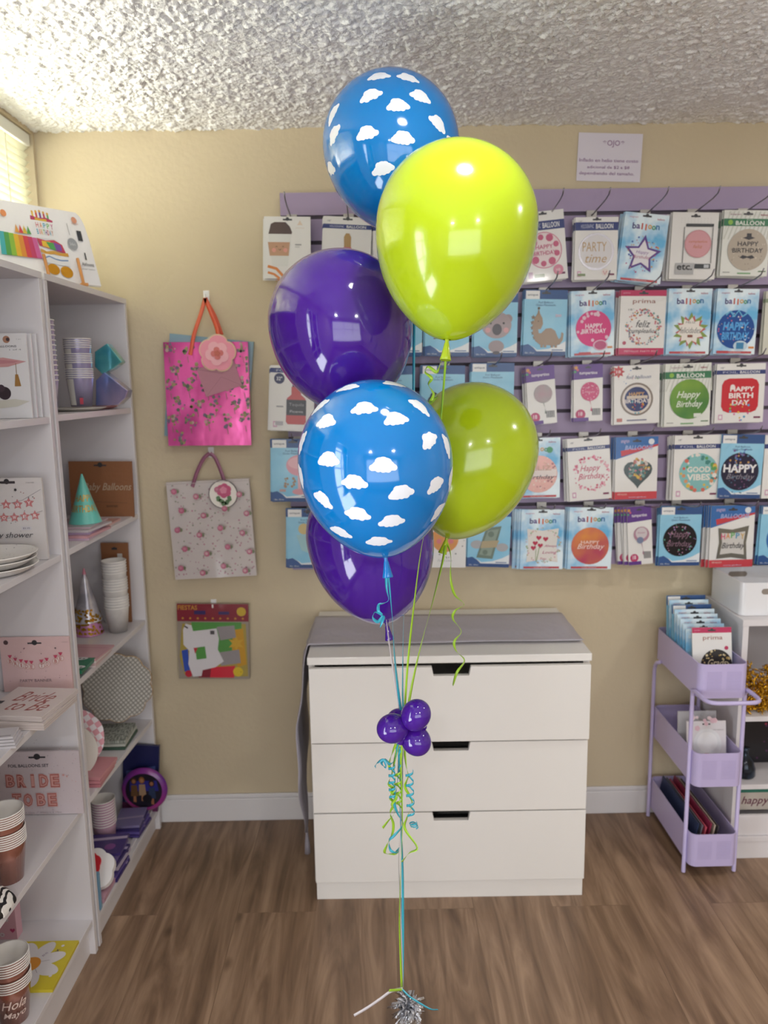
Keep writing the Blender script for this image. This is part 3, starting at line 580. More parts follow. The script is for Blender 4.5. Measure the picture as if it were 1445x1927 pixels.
def greenh(c):
    for i in range(13): x = -8+i*9; c.poly([(max(0, x), 44), (max(0, x+3), 44), (min(100, x+22), 2), (min(100, x+19), 2)], '#D3D6CC')
    c.text('anagram', 24, 7, 22, 2.6, '#A06D8A'); c.text('ballons', 84, 7, 14, 3, '#A43050', bold=.03); slot(c, 6); c.rect(0, 13, 100, 24, '#2E7A52')
    c.disc(14, 18.5, 5, '#8FC24A'); c.text('BALLOON', 55, 19.5, 60, 6.5, '#F2F5EE', bold=.05); c.text('FOIL', 55, 14.8, 14, 2.4, '#DDEBDD'); c.rect(36, 95, 64, 97, '#7DB27A'); c.rect(5, 94, 20, 95, '#999999'); c.rect(80, 92, 96, 93.5, '#4E7A4E')
def purph(c):
    c.poly([(0, 0), (100, 0), (100, 24), (0, 27)], '#60328F'); slot(c, 6); c.star(8, 6, 9, '#E0A040', 6); c.disc(14, 10, 4, '#D85A7A', 10); c.disc(5, 13, 4, '#4FAE6A', 10)
    c.text('tumpartios', 50, 16, 62, 6.5, '#F2EAF6', bold=.04); c.disc(24, 88, 17, '#C23A6E'); c.text('18', 24, 87, 14, 7, '#F2D8E2', bold=.06); c.rect(0, 94, 52, 100, '#60328F')
    for i in range(9): c.rect(64+i*3.2, 78, 64+i*3.2+(1.2 if i % 2 else 2), 90, '#4A4A50')
def primah(c):
    c.rect(0, 0, 100, 9, '#C4285F'); slot(c, 5); c.text('qualatex', 13, 4.5, 16, 3, '#E9A8C0'); c.text('prima', 52, 18, 50, 8.5, '#A8746A', bold=.01); c.rect(0, 90, 100, 100, '#C9285F'); c.text('METALLIC PARTY FOIL', 50, 95, 74, 3, '#EFC2D0')
W_ = '#FAFAF7'
# --- designs
def d_coffee(c):
    slot(c, 5); c.star(77, 11, 7, '#E8D3C0', 3); c.text('airloonz', 77, 18, 18, 1.6, '#D8B8A0')
    c.poly([(10, 24), (14, 12), (22, 9), (46, 9), (55, 16), (60, 25), (58, 29), (8, 29)], '#54403A'); c.poly([(8, 28), (58, 28), (50, 80), (16, 80)], '#E9E9E6')
    c.poly([(7, 41), (55, 41), (52, 63), (11, 63)], '#C79A78'); c.disc(20, 54, 4.5, '#E8A090'); c.disc(45, 54, 4.5, '#E8A090'); c.line([(24, 49), (26, 47.5), (28, 49)], 1, '#4A332C'); c.line([(38, 49), (40, 47.5), (42, 49)], 1, '#4A332C'); c.line([(30, 52), (33, 54), (36, 52)], 1, '#4A332C')
    c.line([(6, 80), (25, 84), (42, 98)], 6, '#E38A3E'); c.line([(6, 90), (20, 93), (32, 100)], 5, '#E38A3E'); c.line([(46, 88), (60, 96)], 5, '#E38A3E'); c.rect(66, 44, 80, 46, '#A5A5A8'); c.rect(66, 48, 76, 49, '#B5B5B8')
def d_champ(c):
    foil('HOLOGRAPHIC BALLOON')(c); c.poly([(44, 48), (58, 48), (58, 32), (54, 26), (47, 26), (43, 32)], '#B8935A'); c.poly([(43, 48), (59, 48), (70, 96), (36, 96)], '#D8698C'); c.star(52, 60, 6, '#F2D8A8'); c.poly([(46, 66), (58, 66), (56, 74), (48, 74)], '#F3E6E8')
def d_pinkpart(c):
    foil('HOLOGRAPHIC BALLOON')(c); c.disc(50, 60, 34, '#D85A86'); c.disc(50, 60, 22, '#F0D6DE'); c.rect(2, 76, 30, 92, '#D77A95')
def d_hbpink1(c):
    foil('HOLOGRAPHIC BALLOON', 14, 27)(c); c.disc(48, 56, 42, '#D6799A'); c.disc(48, 56, 40, '#F0DEE0')
    for a in range(9): an = a*.698+.3; c.disc(48+31*math.cos(an), 56+31*math.sin(an)*c.w/c.h, 7+2*(a % 2), '#CC5C82', 9); 
    c.text('HAPPY', 48, 51, 42, 6, '#C54E78', bold=.03); c.text('BIRTHDAY', 48, 60, 56, 6, '#C54E78', bold=.03); c.disc(78, 86, 12, '#DE8DA6'); c.text('HB', 78, 86, 10, 4, '#F5E6EA')
    c.rect(20, 90, 44, 95, '#7F8E6C'); c.rect(6, 86, 16, 95, '#C6A8C4')
def d_party(c):
    foil('HOLOGRAPHIC BALLOON', 8, 21)(c); c.disc(50, 55, 42, '#D9D6DC', 32, m=mat('#CFCCD4', .25, .4)); c.disc(50, 55, 37, '#E6E3E6')
    c.text('PARTY', 46, 47, 56, 15, '#C3A070'); c.text('time', 50, 66, 50, 13, '#C3A070', shear=.3); c.disc(72, 88, 8, '#F0E3DC'); c.line([(68, 86), (72, 92), (76, 86)], 1.5, '#C8506C'); c.rect(8, 90, 26, 94, '#8C9C70')
def d_star(c):
    skyp(c); c.star(50, 60, 44, '#5E3A92', 5, .48, .05); c.star(50, 60, 33, '#F1EEF4', 5, .5, .05); c.confetti(50, 60, 20, 40, 40, ['#C43E78', '#3A62B8', '#E0A040'], 1.8, 4); c.star(50, 60, 32, '#F1EEF4', 5, .5, .05)
    c.text('Happy', 50, 57, 30, 6, '#8A5AA8', shear=.3); c.text('Birthday', 50, 64, 42, 6, '#B0507A', shear=.3)
def d_etc(c):
    slot(c, 6)
    for i in range(10):
        for j in range(3): c.disc(20+i*7, 9+j*3, .6, '#B0B0B4', 5)
    c.rect(30, 17, 90, 21.5, '#3A3D42'); c.rect(26, 22, 27.5, 76, '#5A5A5E'); c.rect(88, 22, 89.5, 76, '#5A5A5E'); c.disc(58, 47, 29, '#D09098'); c.disc(58, 47, 27, '#DFA3AA')
    c.text('cumpleaños', 58, 44, 40, 5, '#C9753C', shear=.25); c.text('feliz', 58, 51, 20, 5, '#C9753C', shear=.25); c.rect(12, 76, 52, 93, '#B9B9BB'); c.text('etc.', 32, 82, 34, 9, '#303236', bold=.06); c.rect(54, 77, 88, 84, '#33383C'); c.rect(74, 78, 85, 83, '#C8CCD0')
def d_must(c):
    greenh(c); c.disc(54, 60, 42, '#BDAF9F'); c.confetti(54, 60, 10, 39, 30, ['#8A7C70', '#E0D4C4'], 1.2, 8); c.poly([(42, 42), (50, 40), (50, 35), (60, 35), (60, 40), (68, 42), (55, 45)], '#2C2B33')
    c.text('HAPPY', 54, 51, 44, 7, '#2E2D35', bold=.04); c.text('BIRTHDAY', 54, 61, 64, 7, '#2E2D35', bold=.04); c.poly([(38, 72), (44, 68), (54, 70), (64, 68), (70, 72), (62, 74), (54, 72), (46, 74)], '#2C2B33')
def d_koala(c):
    blueh(c); c.disc(28, 40, 10, '#A18F92'); c.disc(78, 40, 10, '#A18F92'); c.disc(52, 50, 34, '#AB9A9C', ry=30); c.disc(52, 84, 18, '#A39294', ry=14); c.disc(32, 58, 6, '#D9A0A4'); c.disc(74, 58, 6, '#D9A0A4'); c.disc(53, 57, 11, '#4B4348', ry=13); c.disc(38, 47, 2.6, '#2A2628', 10); c.disc(68, 47, 2.6, '#2A2628', 10); c.disc(52, 94, 8, '#4B4348', ry=4)
def d_dino(c):
    blueh(c); D_ = '#A58C74'
    for u, v in ((22, 42), (21, 50), (21, 58), (23, 66), (27, 73)): c.star(u, v, 6, '#8A735E', 5, .5)
    c.poly([(28, 78), (22, 66), (21, 52), (26, 42), (31, 36), (34, 28), (37, 36), (43, 43), (45, 52), (40, 60), (34, 60), (36, 66), (42, 66), (52, 59), (64, 58), (74, 62), (80, 71), (84, 75), (88, 72), (89, 64), (94, 66), (93, 76), (86, 83), (74, 85), (40, 84)], D_)
    for u in (44, 52, 68, 77): c.rect(u-3, 80, u+3, 88, D_)
    c.disc(34, 48, 1.4, '#3A2E28', 8); c.disc(34, 28, 3, '#5E4C40', 8); c.text('zoo', 80, 39, 14, 4, '#E8C4D4', bold=.05)
def d_hbpink2(c):
    skyp(c); c.disc(52, 58, 41, '#B23468', m=mat('#B23468', .3, .3)); c.confetti(52, 58, 26, 38, 12, ['#E9C6D6'], 4, 6); c.text('HAPPY', 53, 54, 40, 7, '#F4E8EE', bold=.05); c.text('BIRTHDAY', 53, 62, 56, 7, '#F4E8EE', bold=.05)
    c.disc(68, 84, 17, '#E7C1D4', ry=12); c.disc(68, 84, 14, '#BF3E76', ry=10); c.rect(84, 86, 96, 89, '#E08A3A'); c.rect(18, 94, 46, 98, '#C4424A')
def d_prima1(c):
    primah(c); c.confetti(53, 57, 24, 39, 150, ['#D9738F', '#E5A04A', '#6FA9A5', '#C9504E', '#8C8FA8'], 2, 2); c.text('feliz', 52, 52, 32, 11, '#33363C', shear=.35); c.text('cumpleaños', 52, 64, 62, 9, '#33363C', shear=.35); c.disc(12, 82, 4, '#B93A5C'); c.text('18"', 24, 30, 12, 3, '#88888C')
def d_felic(c):
    skyp(c); c.star(55, 64, 42, '#8AA24A', 10, .6); c.star(55, 64, 36, '#C85C62', 10, .6, .2); c.star(54, 64, 31, '#F4EDE6', 10, .72, .1)
    c.text('felicidades', 54, 63, 48, 9, '#4A4F5A', shear=.3); c.text('FELIZ', 54, 51, 22, 3, '#4A4F5A'); c.rect(48, 70, 60, 74, '#8A4A3A')
def d_hbblue(c):
    skyp(c); c.disc(50, 62, 45, '#24509A', m=mat('#24509A', .25, .35)); c.confetti(50, 62, 10, 42, 60, ['#6FB7E8', '#E8B84A', '#D86A8A', '#F2F2F2'], 1.7, 9); c.line([(24, 40), (34, 34), (44, 42), (54, 33), (64, 42), (76, 36)], 4, '#62B8DE'); c.text('HAPPY', 50, 57, 62, 13, '#4FA8E8', shear=.15, bold=.08); c.text('BIRTHDAY', 50, 72, 66, 12, '#4FA8E8', shear=.15, bold=.08)
    c.disc(64, 87, 17, '#CBE2F0', ry=12); c.rect(54, 82, 72, 92, '#2F86B8'); c.rect(84, 88, 97, 91, '#E08A3A'); c.rect(8, 95, 36, 99, '#C4424A')
def d_bottle(c):
    foil('FOIL BALLOON', 4, 11)(c); c.disc(20, 20, 12, '#3A3F66'); c.text('32"', 20, 20, 13, 6, '#E6E6EE', bold=.05)
    c.rect(50, 24, 66, 32, '#4A4446'); c.poly([(48, 32), (68, 32), (70, 44), (80, 50), (82, 86), (78, 90), (40, 90), (36, 86), (38, 50), (48, 44)], '#C95050'); c.rect(37, 52, 82, 76, '#37363A'); c.text('Tequila', 60, 60, 34, 6, '#A8A6AA'); c.text('Picante', 60, 70, 30, 4, '#DDDBDD')
    c.rect(14, 62, 30, 64, '#A0A0A6'); c.rect(12, 86, 30, 92, '#B9B6BE')
def d_dark(c):
    blueh(c); c.disc(36, 62, 22, '#4A4650'); c.disc(30, 50, 9, '#3A3640'); c.disc(50, 56, 10, '#5E5A64'); c.disc(36, 64, 10, '#D8D4D8')
def d_pig(c):
    blueh(c); c.poly([(74, 62), (92, 48), (92, 70)], '#D88898'); c.disc(60, 80, 30, '#E5A3AE'); c.disc(60, 84, 10, '#C9808E')
def d_blank(c): blueh(c); c.disc(50, 58, 30, '#E9D9A0'); c.star(50, 58, 26, '#D8A040', 8, .6)
def d_stork(c): blueh(c); c.disc(50, 60, 26, '#E5DCD2', ry=18); c.line([(20, 62), (40, 72), (60, 68)], 3, '#7C6A58'); c.line([(20, 72), (36, 70)], 2.5, '#7C6A58')
def d_tall(col, m=None):
    def f(c): purph(c); c.poly([(53, 62), (61, 74), (58, 82), (64, 83), (56, 62)], col); c.disc(56, 48, 32, col, m=m); return c
    return f
def d_tallgrey(c): d_tall('#8F9890', noise_mix('grey_foil_print', '#66756A', '#7C5C60', 7, .35, .65, .25, .4))(c)
def d_tallpink(c): d_tall('#D3487E')(c); c.confetti(56, 48, 4, 28, 26, ['#F0B8CC'], 2, 3); c.text('Happy', 56, 49, 36, 4, '#F2C8D6', shear=.3)
def d_tallmix(c): d_tall('#B98A9E')(c); c.disc(56, 46, 24, '#D8CED2'); c.disc(50, 58, 14, '#7C88A8'); c.text('Princess', 56, 45, 30, 3, '#B05080', shear=.2)
def d_kids(c):
    c.star(10, 10, 14, '#C93A42', 8, .6); c.text('18', 10, 10, 10, 5, '#F5E0E0', bold=.04); slot(c, 6); c.confetti(30, 12, 2, 26, 12, ['#7DBB5A', '#D85A7A', '#5A88C8'], 1.2, 12)
    c.text('foil balloon', 54, 20, 54, 6, '#4B5A8C', shear=.3); c.disc(50, 58, 36, '#8A7C74'); c.disc(50, 58, 32, '#E5DCD6'); c.disc(50, 58, 27, '#26356E')
    c.text('HAPPY', 50, 49, 34, 6, '#D8A86A', bold=.05); c.rect(28, 52, 74, 57, '#D8C8B8'); c.text('BIRTHDAY', 50, 61, 58, 7, '#EDE4E0', bold=.05); c.confetti(50, 70, 2, 16, 16, ['#5FA8B8', '#D8A03A', '#C9504E'], 2, 5); c.rect(28, 93, 72, 95, '#7A7A9A'); c.rect(6, 90, 18, 96, '#C77A70')
def d_green(c):
    greenh(c); c.disc(54, 57, 43, '#4C8C3E', m=noise_mix('green_foil_print', '#2C6E3C', '#7FA23C', 5, .35, .65, .25, .3)); c.text('Happy', 52, 51, 52, 14, '#E6EAE0', shear=.35, bold=.03); c.text('Birthday', 54, 66, 58, 13, '#E6EAE0', shear=.35, bold=.03); c.rect(64, 80, 80, 86, '#E8ECE4')
def d_red(c):
    foil('FOIL BALLOON', 11, 18)(c); c.poly([(50+38*max(-1, min(1, 1.25*math.cos(a*.2618)))-(0), 54+29*max(-1, min(1, 1.25*math.sin(a*.2618)))) for a in range(24)][::-1], '#C22F3C', m=mat('#C22F3C', .25, .25))
    c.text('HAPPY', 54, 43, 50, 8, '#F6F2F0', bold=.07); c.text('BIRTH', 52, 54, 50, 9, '#F6F2F0', bold=.07); c.text('DAY', 52, 66, 36, 9, '#F6F2F0', bold=.07); c.disc(34, 39, 5, '#F2EDE8', 8); c.confetti(50, 78, 2, 22, 18, ['#E8B84A', '#4FA8D8', '#6FBB5A', '#D86AA8'], 2.2, 3)
def d_drink(c): blueh(c); c.disc(64, 42, 30, '#E4A3B0', ry=24); c.disc(64, 38, 26, '#EDB9C2', ry=14); c.rect(60, 56, 67, 80, '#E7B6BE'); c.disc(63, 84, 16, '#DFA0AC', ry=7); c.confetti(40, 68, 2, 14, 16, ['#A8886A'], 3, 2); c.rect(18, 80, 32, 84, '#C9A8A8')
def d_ice(c): blueh(c); c.disc(40, 34, 13, '#D8C288'); c.poly([(22, 44), (60, 44), (66, 62), (56, 76), (34, 70)], '#A9D3DC'); c.poly([(60, 40), (84, 46), (90, 76), (74, 84), (58, 64)], '#D8A7B4'); c.poly([(74, 84), (86, 96), (92, 76)], '#8A3A4A')
def d_orange(c): skyp(c); c.disc(52, 60, 42, '#C79A92', m=mat('#C79A92', .3, .3)); c.confetti(52, 58, 16, 40, 60, ['#E0B8A8', '#A86A70', '#E8D4CC'], 2.4, 8); c.rect(14, 52, 92, 64, '#E9DCD8'); c.text('FELIZ', 54, 50, 54, 8, '#C8A090', bold=.06); c.text('Birthday', 56, 66, 64, 9, '#5A4A52', shear=.3, bold=.03); c.star(40, 21, 9, '#DF6A3A', 9); c.disc(76, 20, 7, '#3C9A62')
def d_hbred(c): foil('FOIL BALLOON', 14, 20)(c); c.confetti(54, 58, 30, 43, 90, ['#E38AA6', '#D9607F', '#EFB6C4'], 2.6, 7); c.text('Happy', 52, 50, 48, 12, '#D24C72', shear=.35); c.text('Birthday', 54, 63, 62, 12, '#D24C72', shear=.35)
def d_heart(c): blue_red(c); c.heart(54, 58, 36, '#47585C'); c.confetti(54, 52, 2, 26, 60, ['#D8C8C0', '#B87A5A', '#7FA8A0', '#E0B84A', '#C77A8A'], 3.4, 10); c.text('Happy', 54, 49, 40, 9, '#3F7A7C', shear=.35, bold=.03); c.text('Birthday', 54, 58, 48, 9, '#3F7A7C', shear=.35, bold=.03)
def d_good(c):
    foil('FOIL BALLOON', 14, 21)(c); c.disc(54, 58, 42, '#7FB5B6', m=mat('#7FB5B6', .3, .25)); c.confetti(54, 58, 26, 39, 40, ['#D86A5A', '#E5C04A', '#F0E8E0', '#3E8A84', '#E09A6A', '#5AA05A'], 4.5, 5)
    c.text('GOOD', 54, 53, 50, 9, '#F4EEE4', bold=.07); c.text('VIBES', 54, 65, 50, 10, '#F4EEE4', bold=.07)
def d_hpdark(c): blueh(c); c.disc(48, 58, 44, '#27253F', m=mat('#27253F', .25, .3)); c.confetti(48, 42, 2, 30, 40, ['#4A6AB8', '#C79A5A', '#7A5A9A', '#5A88A8'], 2.4, 6); c.text('HAPPY', 48, 53, 78, 13, '#F3F2F4', bold=.07); c.text('Birthday', 50, 67, 66, 11, '#8E8A96', shear=.35); c.confetti(48, 78, 2, 26, 24, ['#6A3A6A', '#3A6A8A'], 2, 4)
def d_ring(c): foil('FOIL BALLOON', 14, 21)(c); c.disc(60, 58, 44, '#2C3A5E'); c.disc(60, 58, 36, '#E0D8C8'); c.text('Congrats', 60, 58, 50, 10, '#2C3A5E', shear=.3)
def d_sun(c): slot(c); c.disc(50, 52, 32, '#E29A55'); c.disc(36, 56, 6, '#DE7F86'); c.disc(64, 56, 6, '#DE7F86'); c.confetti(50, 52, 38, 46, 20, ['#7A7A80'], 1.6, 3); c.text('Fiesta Loca', 50, 88, 34, 4, '#B8B8BC', shear=.3)
def d_money(c):
    blueh(c); c.disc(22, 62, 15, '#B4B4B8', ry=10); c.disc(82, 66, 14, '#B4B4B8', ry=10); c.poly([(42, 34), (78, 30), (60, 86), (22, 84)], '#6F8276'); c.poly([(46, 38), (72, 35), (56, 81), (28, 79)], '#8FA193'); c.poly([(34, 56), (74, 54), (68, 66), (30, 68)], '#B8A886'); c.disc(54, 44, 7, '#6F8276'); c.disc(42, 75, 6, '#6F8276')
def d_tulip(c):
    skyp(c); c.poly([(14, 32), (50, 35), (88, 31), (84, 60), (88, 88), (50, 84), (14, 88), (18, 60)], '#EAE6E0'); c.confetti(52, 60, 34, 42, 60, ['#C9B48A', '#A8C0A0', '#E0B8C0'], 2, 4)
    for u, v in ((42, 47), (34, 56), (46, 60), (58, 49), (30, 64)): c.heart(u, v, 6.5, '#C02A50')
    c.line([(44, 62), (38, 86)], 1.6, '#7FA060'); c.line([(36, 66), (36, 86)], 1.2, '#7FA060'); c.text('Always', 70, 61, 30, 5, '#C04A80', shear=.35); c.text('Loving', 68, 72, 34, 6, '#C04A80', shear=.35); c.text('You', 54, 82, 14, 4, '#C04A80', shear=.35)
def d_wcol(c): skyp(c); c.disc(50, 62, 43, '#C2504E', m=noise_mix('red_foil_print', '#B23C66', '#DC9044', 6, .38, .62, .25, .3)); c.text('HAPPY', 50, 56, 42, 5, '#F3DCD6', bold=.02); c.text('Birthday', 52, 64, 62, 11, '#F5E4E0', shear=.35)
def d_black(c): blueh(c); c.disc(50, 56, 41, '#1E1B22', m=mat('#1E1B22', .22, .3)); c.confetti(50, 56, 22, 38, 40, ['#5FA88A', '#C98AA8', '#A88AC0'], 1.8, 9); c.text('Happy', 50, 48, 50, 14, '#8E6A7E', shear=.35); c.text('Birthday', 48, 64, 60, 12, '#8E6A7E', shear=.35)
def d_silver(c):
    blue_red(c); c.poly([(18, 36), (50, 39), (88, 33), (83, 60), (86, 88), (50, 84), (16, 86), (21, 60)], '#6E6C66', m=mat('#77756E', .25, .5)); c.poly([(26, 44), (50, 45), (80, 42), (77, 60), (79, 80), (50, 77), (24, 79), (28, 60)], '#D9D5D0')
    for i, (ch, col) in enumerate(zip('HAPPY', ('#D8507A', '#E0904A', '#5FAE62', '#3F94C0', '#D8A83A'))): c.text(ch, 30+i*11, 48+abs(i-2)*.9, 9, 9, col, bold=.05)
    c.text('Birthday', 54, 66, 54, 12, '#3A3A40', shear=.35, bold=.03)
def d_blueR(c): blueh(c); c.disc(60, 56, 44, '#2F6FB8'); c.text('HB', 44, 58, 22, 9, '#E8C23A', bold=.06)
def d_flow(c): slot(c); c.rect(0, 12, 100, 18, '#8A9A7A'); c.disc(50, 58, 38, '#B8BFA0')
PK = [
 ('coffee cup packet', 'white packet with a smiling takeaway coffee cup, at the top left end of the slatwall', 1, (500, 407), (587, 408), (499, 524), d_coffee, 3, {}),
 ('champagne bottle packet', 'white packet with a pink champagne bottle, in the top row behind the purple balloon', 1, (607, 406), (698, 410), (606, 525), d_champ, 2, {}),
 ('pink round packet', 'white packet with a pink round balloon, glimpsed between the purple and lime balloons', 1, (702, 412), (790, 412), (702, 528), d_pinkpart, 1, {}),
 ('pink floral birthday packet', 'white packet with a pink patterned HAPPY BIRTHDAY circle, right beside the upper lime balloon', 1, (997, 400), (1076, 391), (991, 532), d_hbpink1, 3, {}),
 ('party time packet', 'white packet reading PARTY time in gold letters on a silver circle', 1, (1078, 409), (1159, 408), (1080, 527), d_party, 2, {}),
 ('purple star packet', 'tilted sky blue packet with a purple bordered star balloon', 1, (1180, 398), (1263, 406), (1160, 527), d_star, 3, dict(bm=SKY)),
 ('dusty pink circle packet', 'white packet with a plain dusty pink circle and black etc. lettering', 1, (1269, 399), (1356, 400), (1258, 525), d_etc, 3, {}),
 ('moustache packet', 'white and green packet with a beige circle, hat and moustache HAPPY BIRTHDAY', 1, (1364, 395), (1454, 396), (1354, 519), d_must, 3, dict(base='#EDEFE8')),
 ('sun patterned blue packet', 'pale blue packet mostly hidden behind the purple balloon in the second row', 2, (712, 552), (795, 552), (712, 670), d_blank, 1, dict(bm=SEA)),
 ('stork packet', 'pale blue packet with a stork bundle, partly hidden under the upper lime balloon', 2, (802, 552), (886, 552), (799, 670), d_stork, 1, dict(bm=SEA)),
 ('koala packet', 'pale blue packet with a grey koala balloon in the second row', 2, (894, 552), (976, 552), (891, 671), d_koala, 2, dict(bm=SEA)),
 ('dinosaur packet', 'pale blue packet with a brown dinosaur in a party hat', 2, (986, 545), (1067, 546), (983, 668), d_dino, 2, dict(bm=SEA)),
 ('magenta circle packet', 'sky packet with a magenta round HAPPY BIRTHDAY balloon', 2, (1077, 548), (1159, 545), (1074, 671), d_hbpink2, 3, dict(bm=SKY)),
 ('confetti ring packet', 'white and magenta packet with a confetti ring around feliz cumpleaños', 2, (1168, 546), (1254, 546), (1163, 667), d_prima1, 3, {}),
 ('starburst packet', 'sky packet with a jagged green and red starburst reading felicidades', 2, (1261, 543), (1343, 543), (1252, 667), d_felic, 3, dict(bm=SKY)),
 ('blue circle packet', 'sky packet with a royal blue round HAPPY BIRTHDAY balloon', 2, (1350, 543), (1429, 544), (1341, 666), d_hbblue, 2, dict(bm=SKY)),
 ('green edged packet', 'pale packet with a green header cut off by the right edge in the second row', 2, (1438, 548), (1520, 547), (1434, 667), d_flow, 1, dict(base='#DAD9CB')),
 ('red bottle packet', 'white packet with a red bottle balloon and round navy badge, left in the third row', 3, (511, 687), (594, 690), (508, 809), d_bottle, 3, {}),
 ('half hidden blue packet', 'pale blue packet squeezed between purple and cloud balloons in the third row', 3, (700, 690), (783, 688), (698, 806), d_blank, 1, dict(bm=SEA)),
 ('raccoon packet', 'pale blue packet with a dark grey figure behind the curled lime ribbon', 3, (796, 687), (878, 688), (791, 803), d_dark, 2, dict(bm=SEA)),
 ('pink animal packet', 'pale blue packet with a pink ear showing above the lower lime balloon', 3, (887, 683), (968, 683), (885, 800), d_pig, 2, dict(bm=SEA)),
 ('grey foil packet', 'narrow packet with purple header and an iridescent grey round balloon', 3, (989, 691), (1043, 686), (995, 800), d_tallgrey, 3, {}),
 ('narrow pink packet', 'narrow packet with purple header and a hot pink round balloon', 3, (1082, 686), (1137, 684), (1079, 793), d_tallpink, 2, {}),
 ('navy medallion packet', 'white packet with a navy and grey medallion balloon under a red star', 3, (1159, 689), (1245, 685), (1155, 799), d_kids, 2, {}),
 ('green circle packet', 'striped packet with a green round Happy Birthday balloon', 3, (1254, 685), (1341, 682), (1249, 803), d_green, 3, dict(base='#EDEFE8')),
 ('red square packet', 'white packet with a rounded red square balloon reading HAPPY BIRTH DAY', 3, (1348, 685), (1440, 683), (1344, 796), d_red, 2, {}),
 ('pink cocktail packet', 'pale blue packet with a pink cocktail glass, left end of the fourth row', 4, (514, 826), (597, 826), (512, 944), d_drink, 2, dict(bm=SEA)),
 ('rose birthday packet', 'sky packet with a dusty rose round balloon beside the lower lime balloon', 4, (972, 825), (1056, 823), (970, 938), d_orange, 2, dict(bm=SKY)),
 ('pink script packet', 'tilted white packet with pink Happy Birthday script in a wreath', 4, (1063, 827), (1143, 820), (1072, 944), d_hbred, 3, {}),
 ('flowered heart packet', 'blue, white and red packet with a dark flowered heart balloon', 4, (1157, 823), (1237, 821), (1156, 940), d_heart, 3, {}),
 ('good vibes packet', 'white packet with a turquoise circle reading GOOD VIBES', 4, (1259, 820), (1347, 818), (1265, 941), d_good, 4, {}),
 ('black confetti packet', 'pale blue packet with a dark confetti circle and bold white HAPPY', 4, (1350, 817), (1431, 818), (1349, 937), d_hpdark, 2, dict(bm=SEA, Y=2.471)),
 ('navy ring packet', 'white packet with a navy ring cut off by the right edge in the fourth row', 4, (1435, 819), (1520, 818), (1432, 938), d_ring, 1, {}),
 ('ice cream packet', 'pale blue packet with pastel ice creams, left end of the lowest row', 5, (541, 957), (622, 957), (541, 1069), d_ice, 2, dict(bm=SEA)),
 ('orange sun packet', 'white packet with a blushing orange sun in the lowest row', 5, (796, 955), (876, 955), (797, 1068), d_sun, 1, {}),
 ('winged money packet', 'pale blue packet with a winged bundle of banknotes', 5, (885, 955), (965, 957), (878, 1066), d_money, 2, dict(bm=SEA)),
 ('tulip packet', 'sky packet with red tulips on a square balloon', 5, (982, 959), (1063, 959), (978, 1071), d_tulip, 4, dict(bm=SKY, dx=-.006)),
 ('watercolour packet', 'sky packet with a red and orange watercolour round balloon', 5, (1071, 955), (1154, 955), (1067, 1071), d_wcol, 3, dict(bm=SKY)),
 ('princess packet', 'narrow packet with purple header and a pale pink and grey round balloon', 5, (1188, 954), (1234, 950), (1183, 1064), d_tallmix, 4, dict(dx=-.008)),
 ('black script packet', 'pale blue packet with a glossy black circle and mauve script', 5, (1242, 953), (1320, 952), (1238, 1065), d_black, 2, dict(bm=SEA)),
 ('silver cushion packet', 'blue, white and red packet with a silver square balloon in rainbow letters', 5, (1341, 952), (1424, 950), (1333, 1068), d_silver, 4, dict(dx=-.004)),
 ('right end blue packet', 'pale blue packet cut off by the right edge in the lowest row', 5, (1427, 952), (1507, 952), (1425, 1063), d_blueR, 1, dict(bm=SEA)),
]
for sh, lab, row, TL, TR, BL_, d, nb, kw in PK: pk(sh, lab, row, TL, TR, BL_, d, nb, **kw)
# paper notice
Y = YB-.004; M, w_, h_ = card_matrix(at_y(1087, 249, Y), at_y(1208, 252, Y), at_y(1084, 340, Y)); c = Card(w_, h_, .0008, bm=mat('#D8D2DE', .6))
PL = '#9A6FA0'
c.text('OJO', 55, 22, 20, 15, PL, bold=.02); c.text('*', 41, 19, 5.5, 7, PL, bold=.04); c.text('*', 69, 19, 5.5, 7, PL, bold=.04)
c.text('Inflado en helio tiene costo', 49, 56.5, 92, 7, PL, bold=.012); c.text('adicional de $2 a $8', 49, 71, 66, 7, PL, bold=.012); c.text('dependiendo del tamaño.', 47, 84.5, 86, 8.5, PL, bold=.012)
c.build('paper_notice', M=M, label='white paper notice headed OJO in purple letters, taped above the slatwall', cat='sign')
# ---------------------------------------------------------------- gift bags
def warp_bag(w_, h_, amt=.004):
    return lambda v: (v[0], v[1]-amt*math.sin(v[0]/w_*9)*math.sin(v[2]/h_*3.1), v[2])
def wall_hook(px, py, label):
    p = at_y(px, py, YB-.012); g = MB(); W2 = mat('#EEEEF0', .3)
    g.box(p.x-.009, p.x+.009, YB-.004, YB-.0005, p.z-.018, p.z+.016, W2); g.tube([(p.x, YB-.004, p.z-.006), (p.x, YB-.014, p.z-.012), (p.x, YB-.022, p.z-.006), (p.x, YB-.022, p.z+.004)], .0028, W2, 8)
    g.build('wall_hook', label=label, cat='hook', group='small white hooks on the back wall', bevel=0)
wall_hook(387, 556, 'small white adhesive hook on the back wall holding the shiny pink gift bag')
wall_hook(396, 851, 'small white adhesive hook on the back wall holding the rosebud gift bag')
wall_hook(401, 1138, 'small clear white hook on the back wall holding the party favour pack')
def frm(TL, TR, BL_, Y): return card_matrix(at_y(*TL, Y), at_y(*TR, Y), at_y(*BL_, Y))
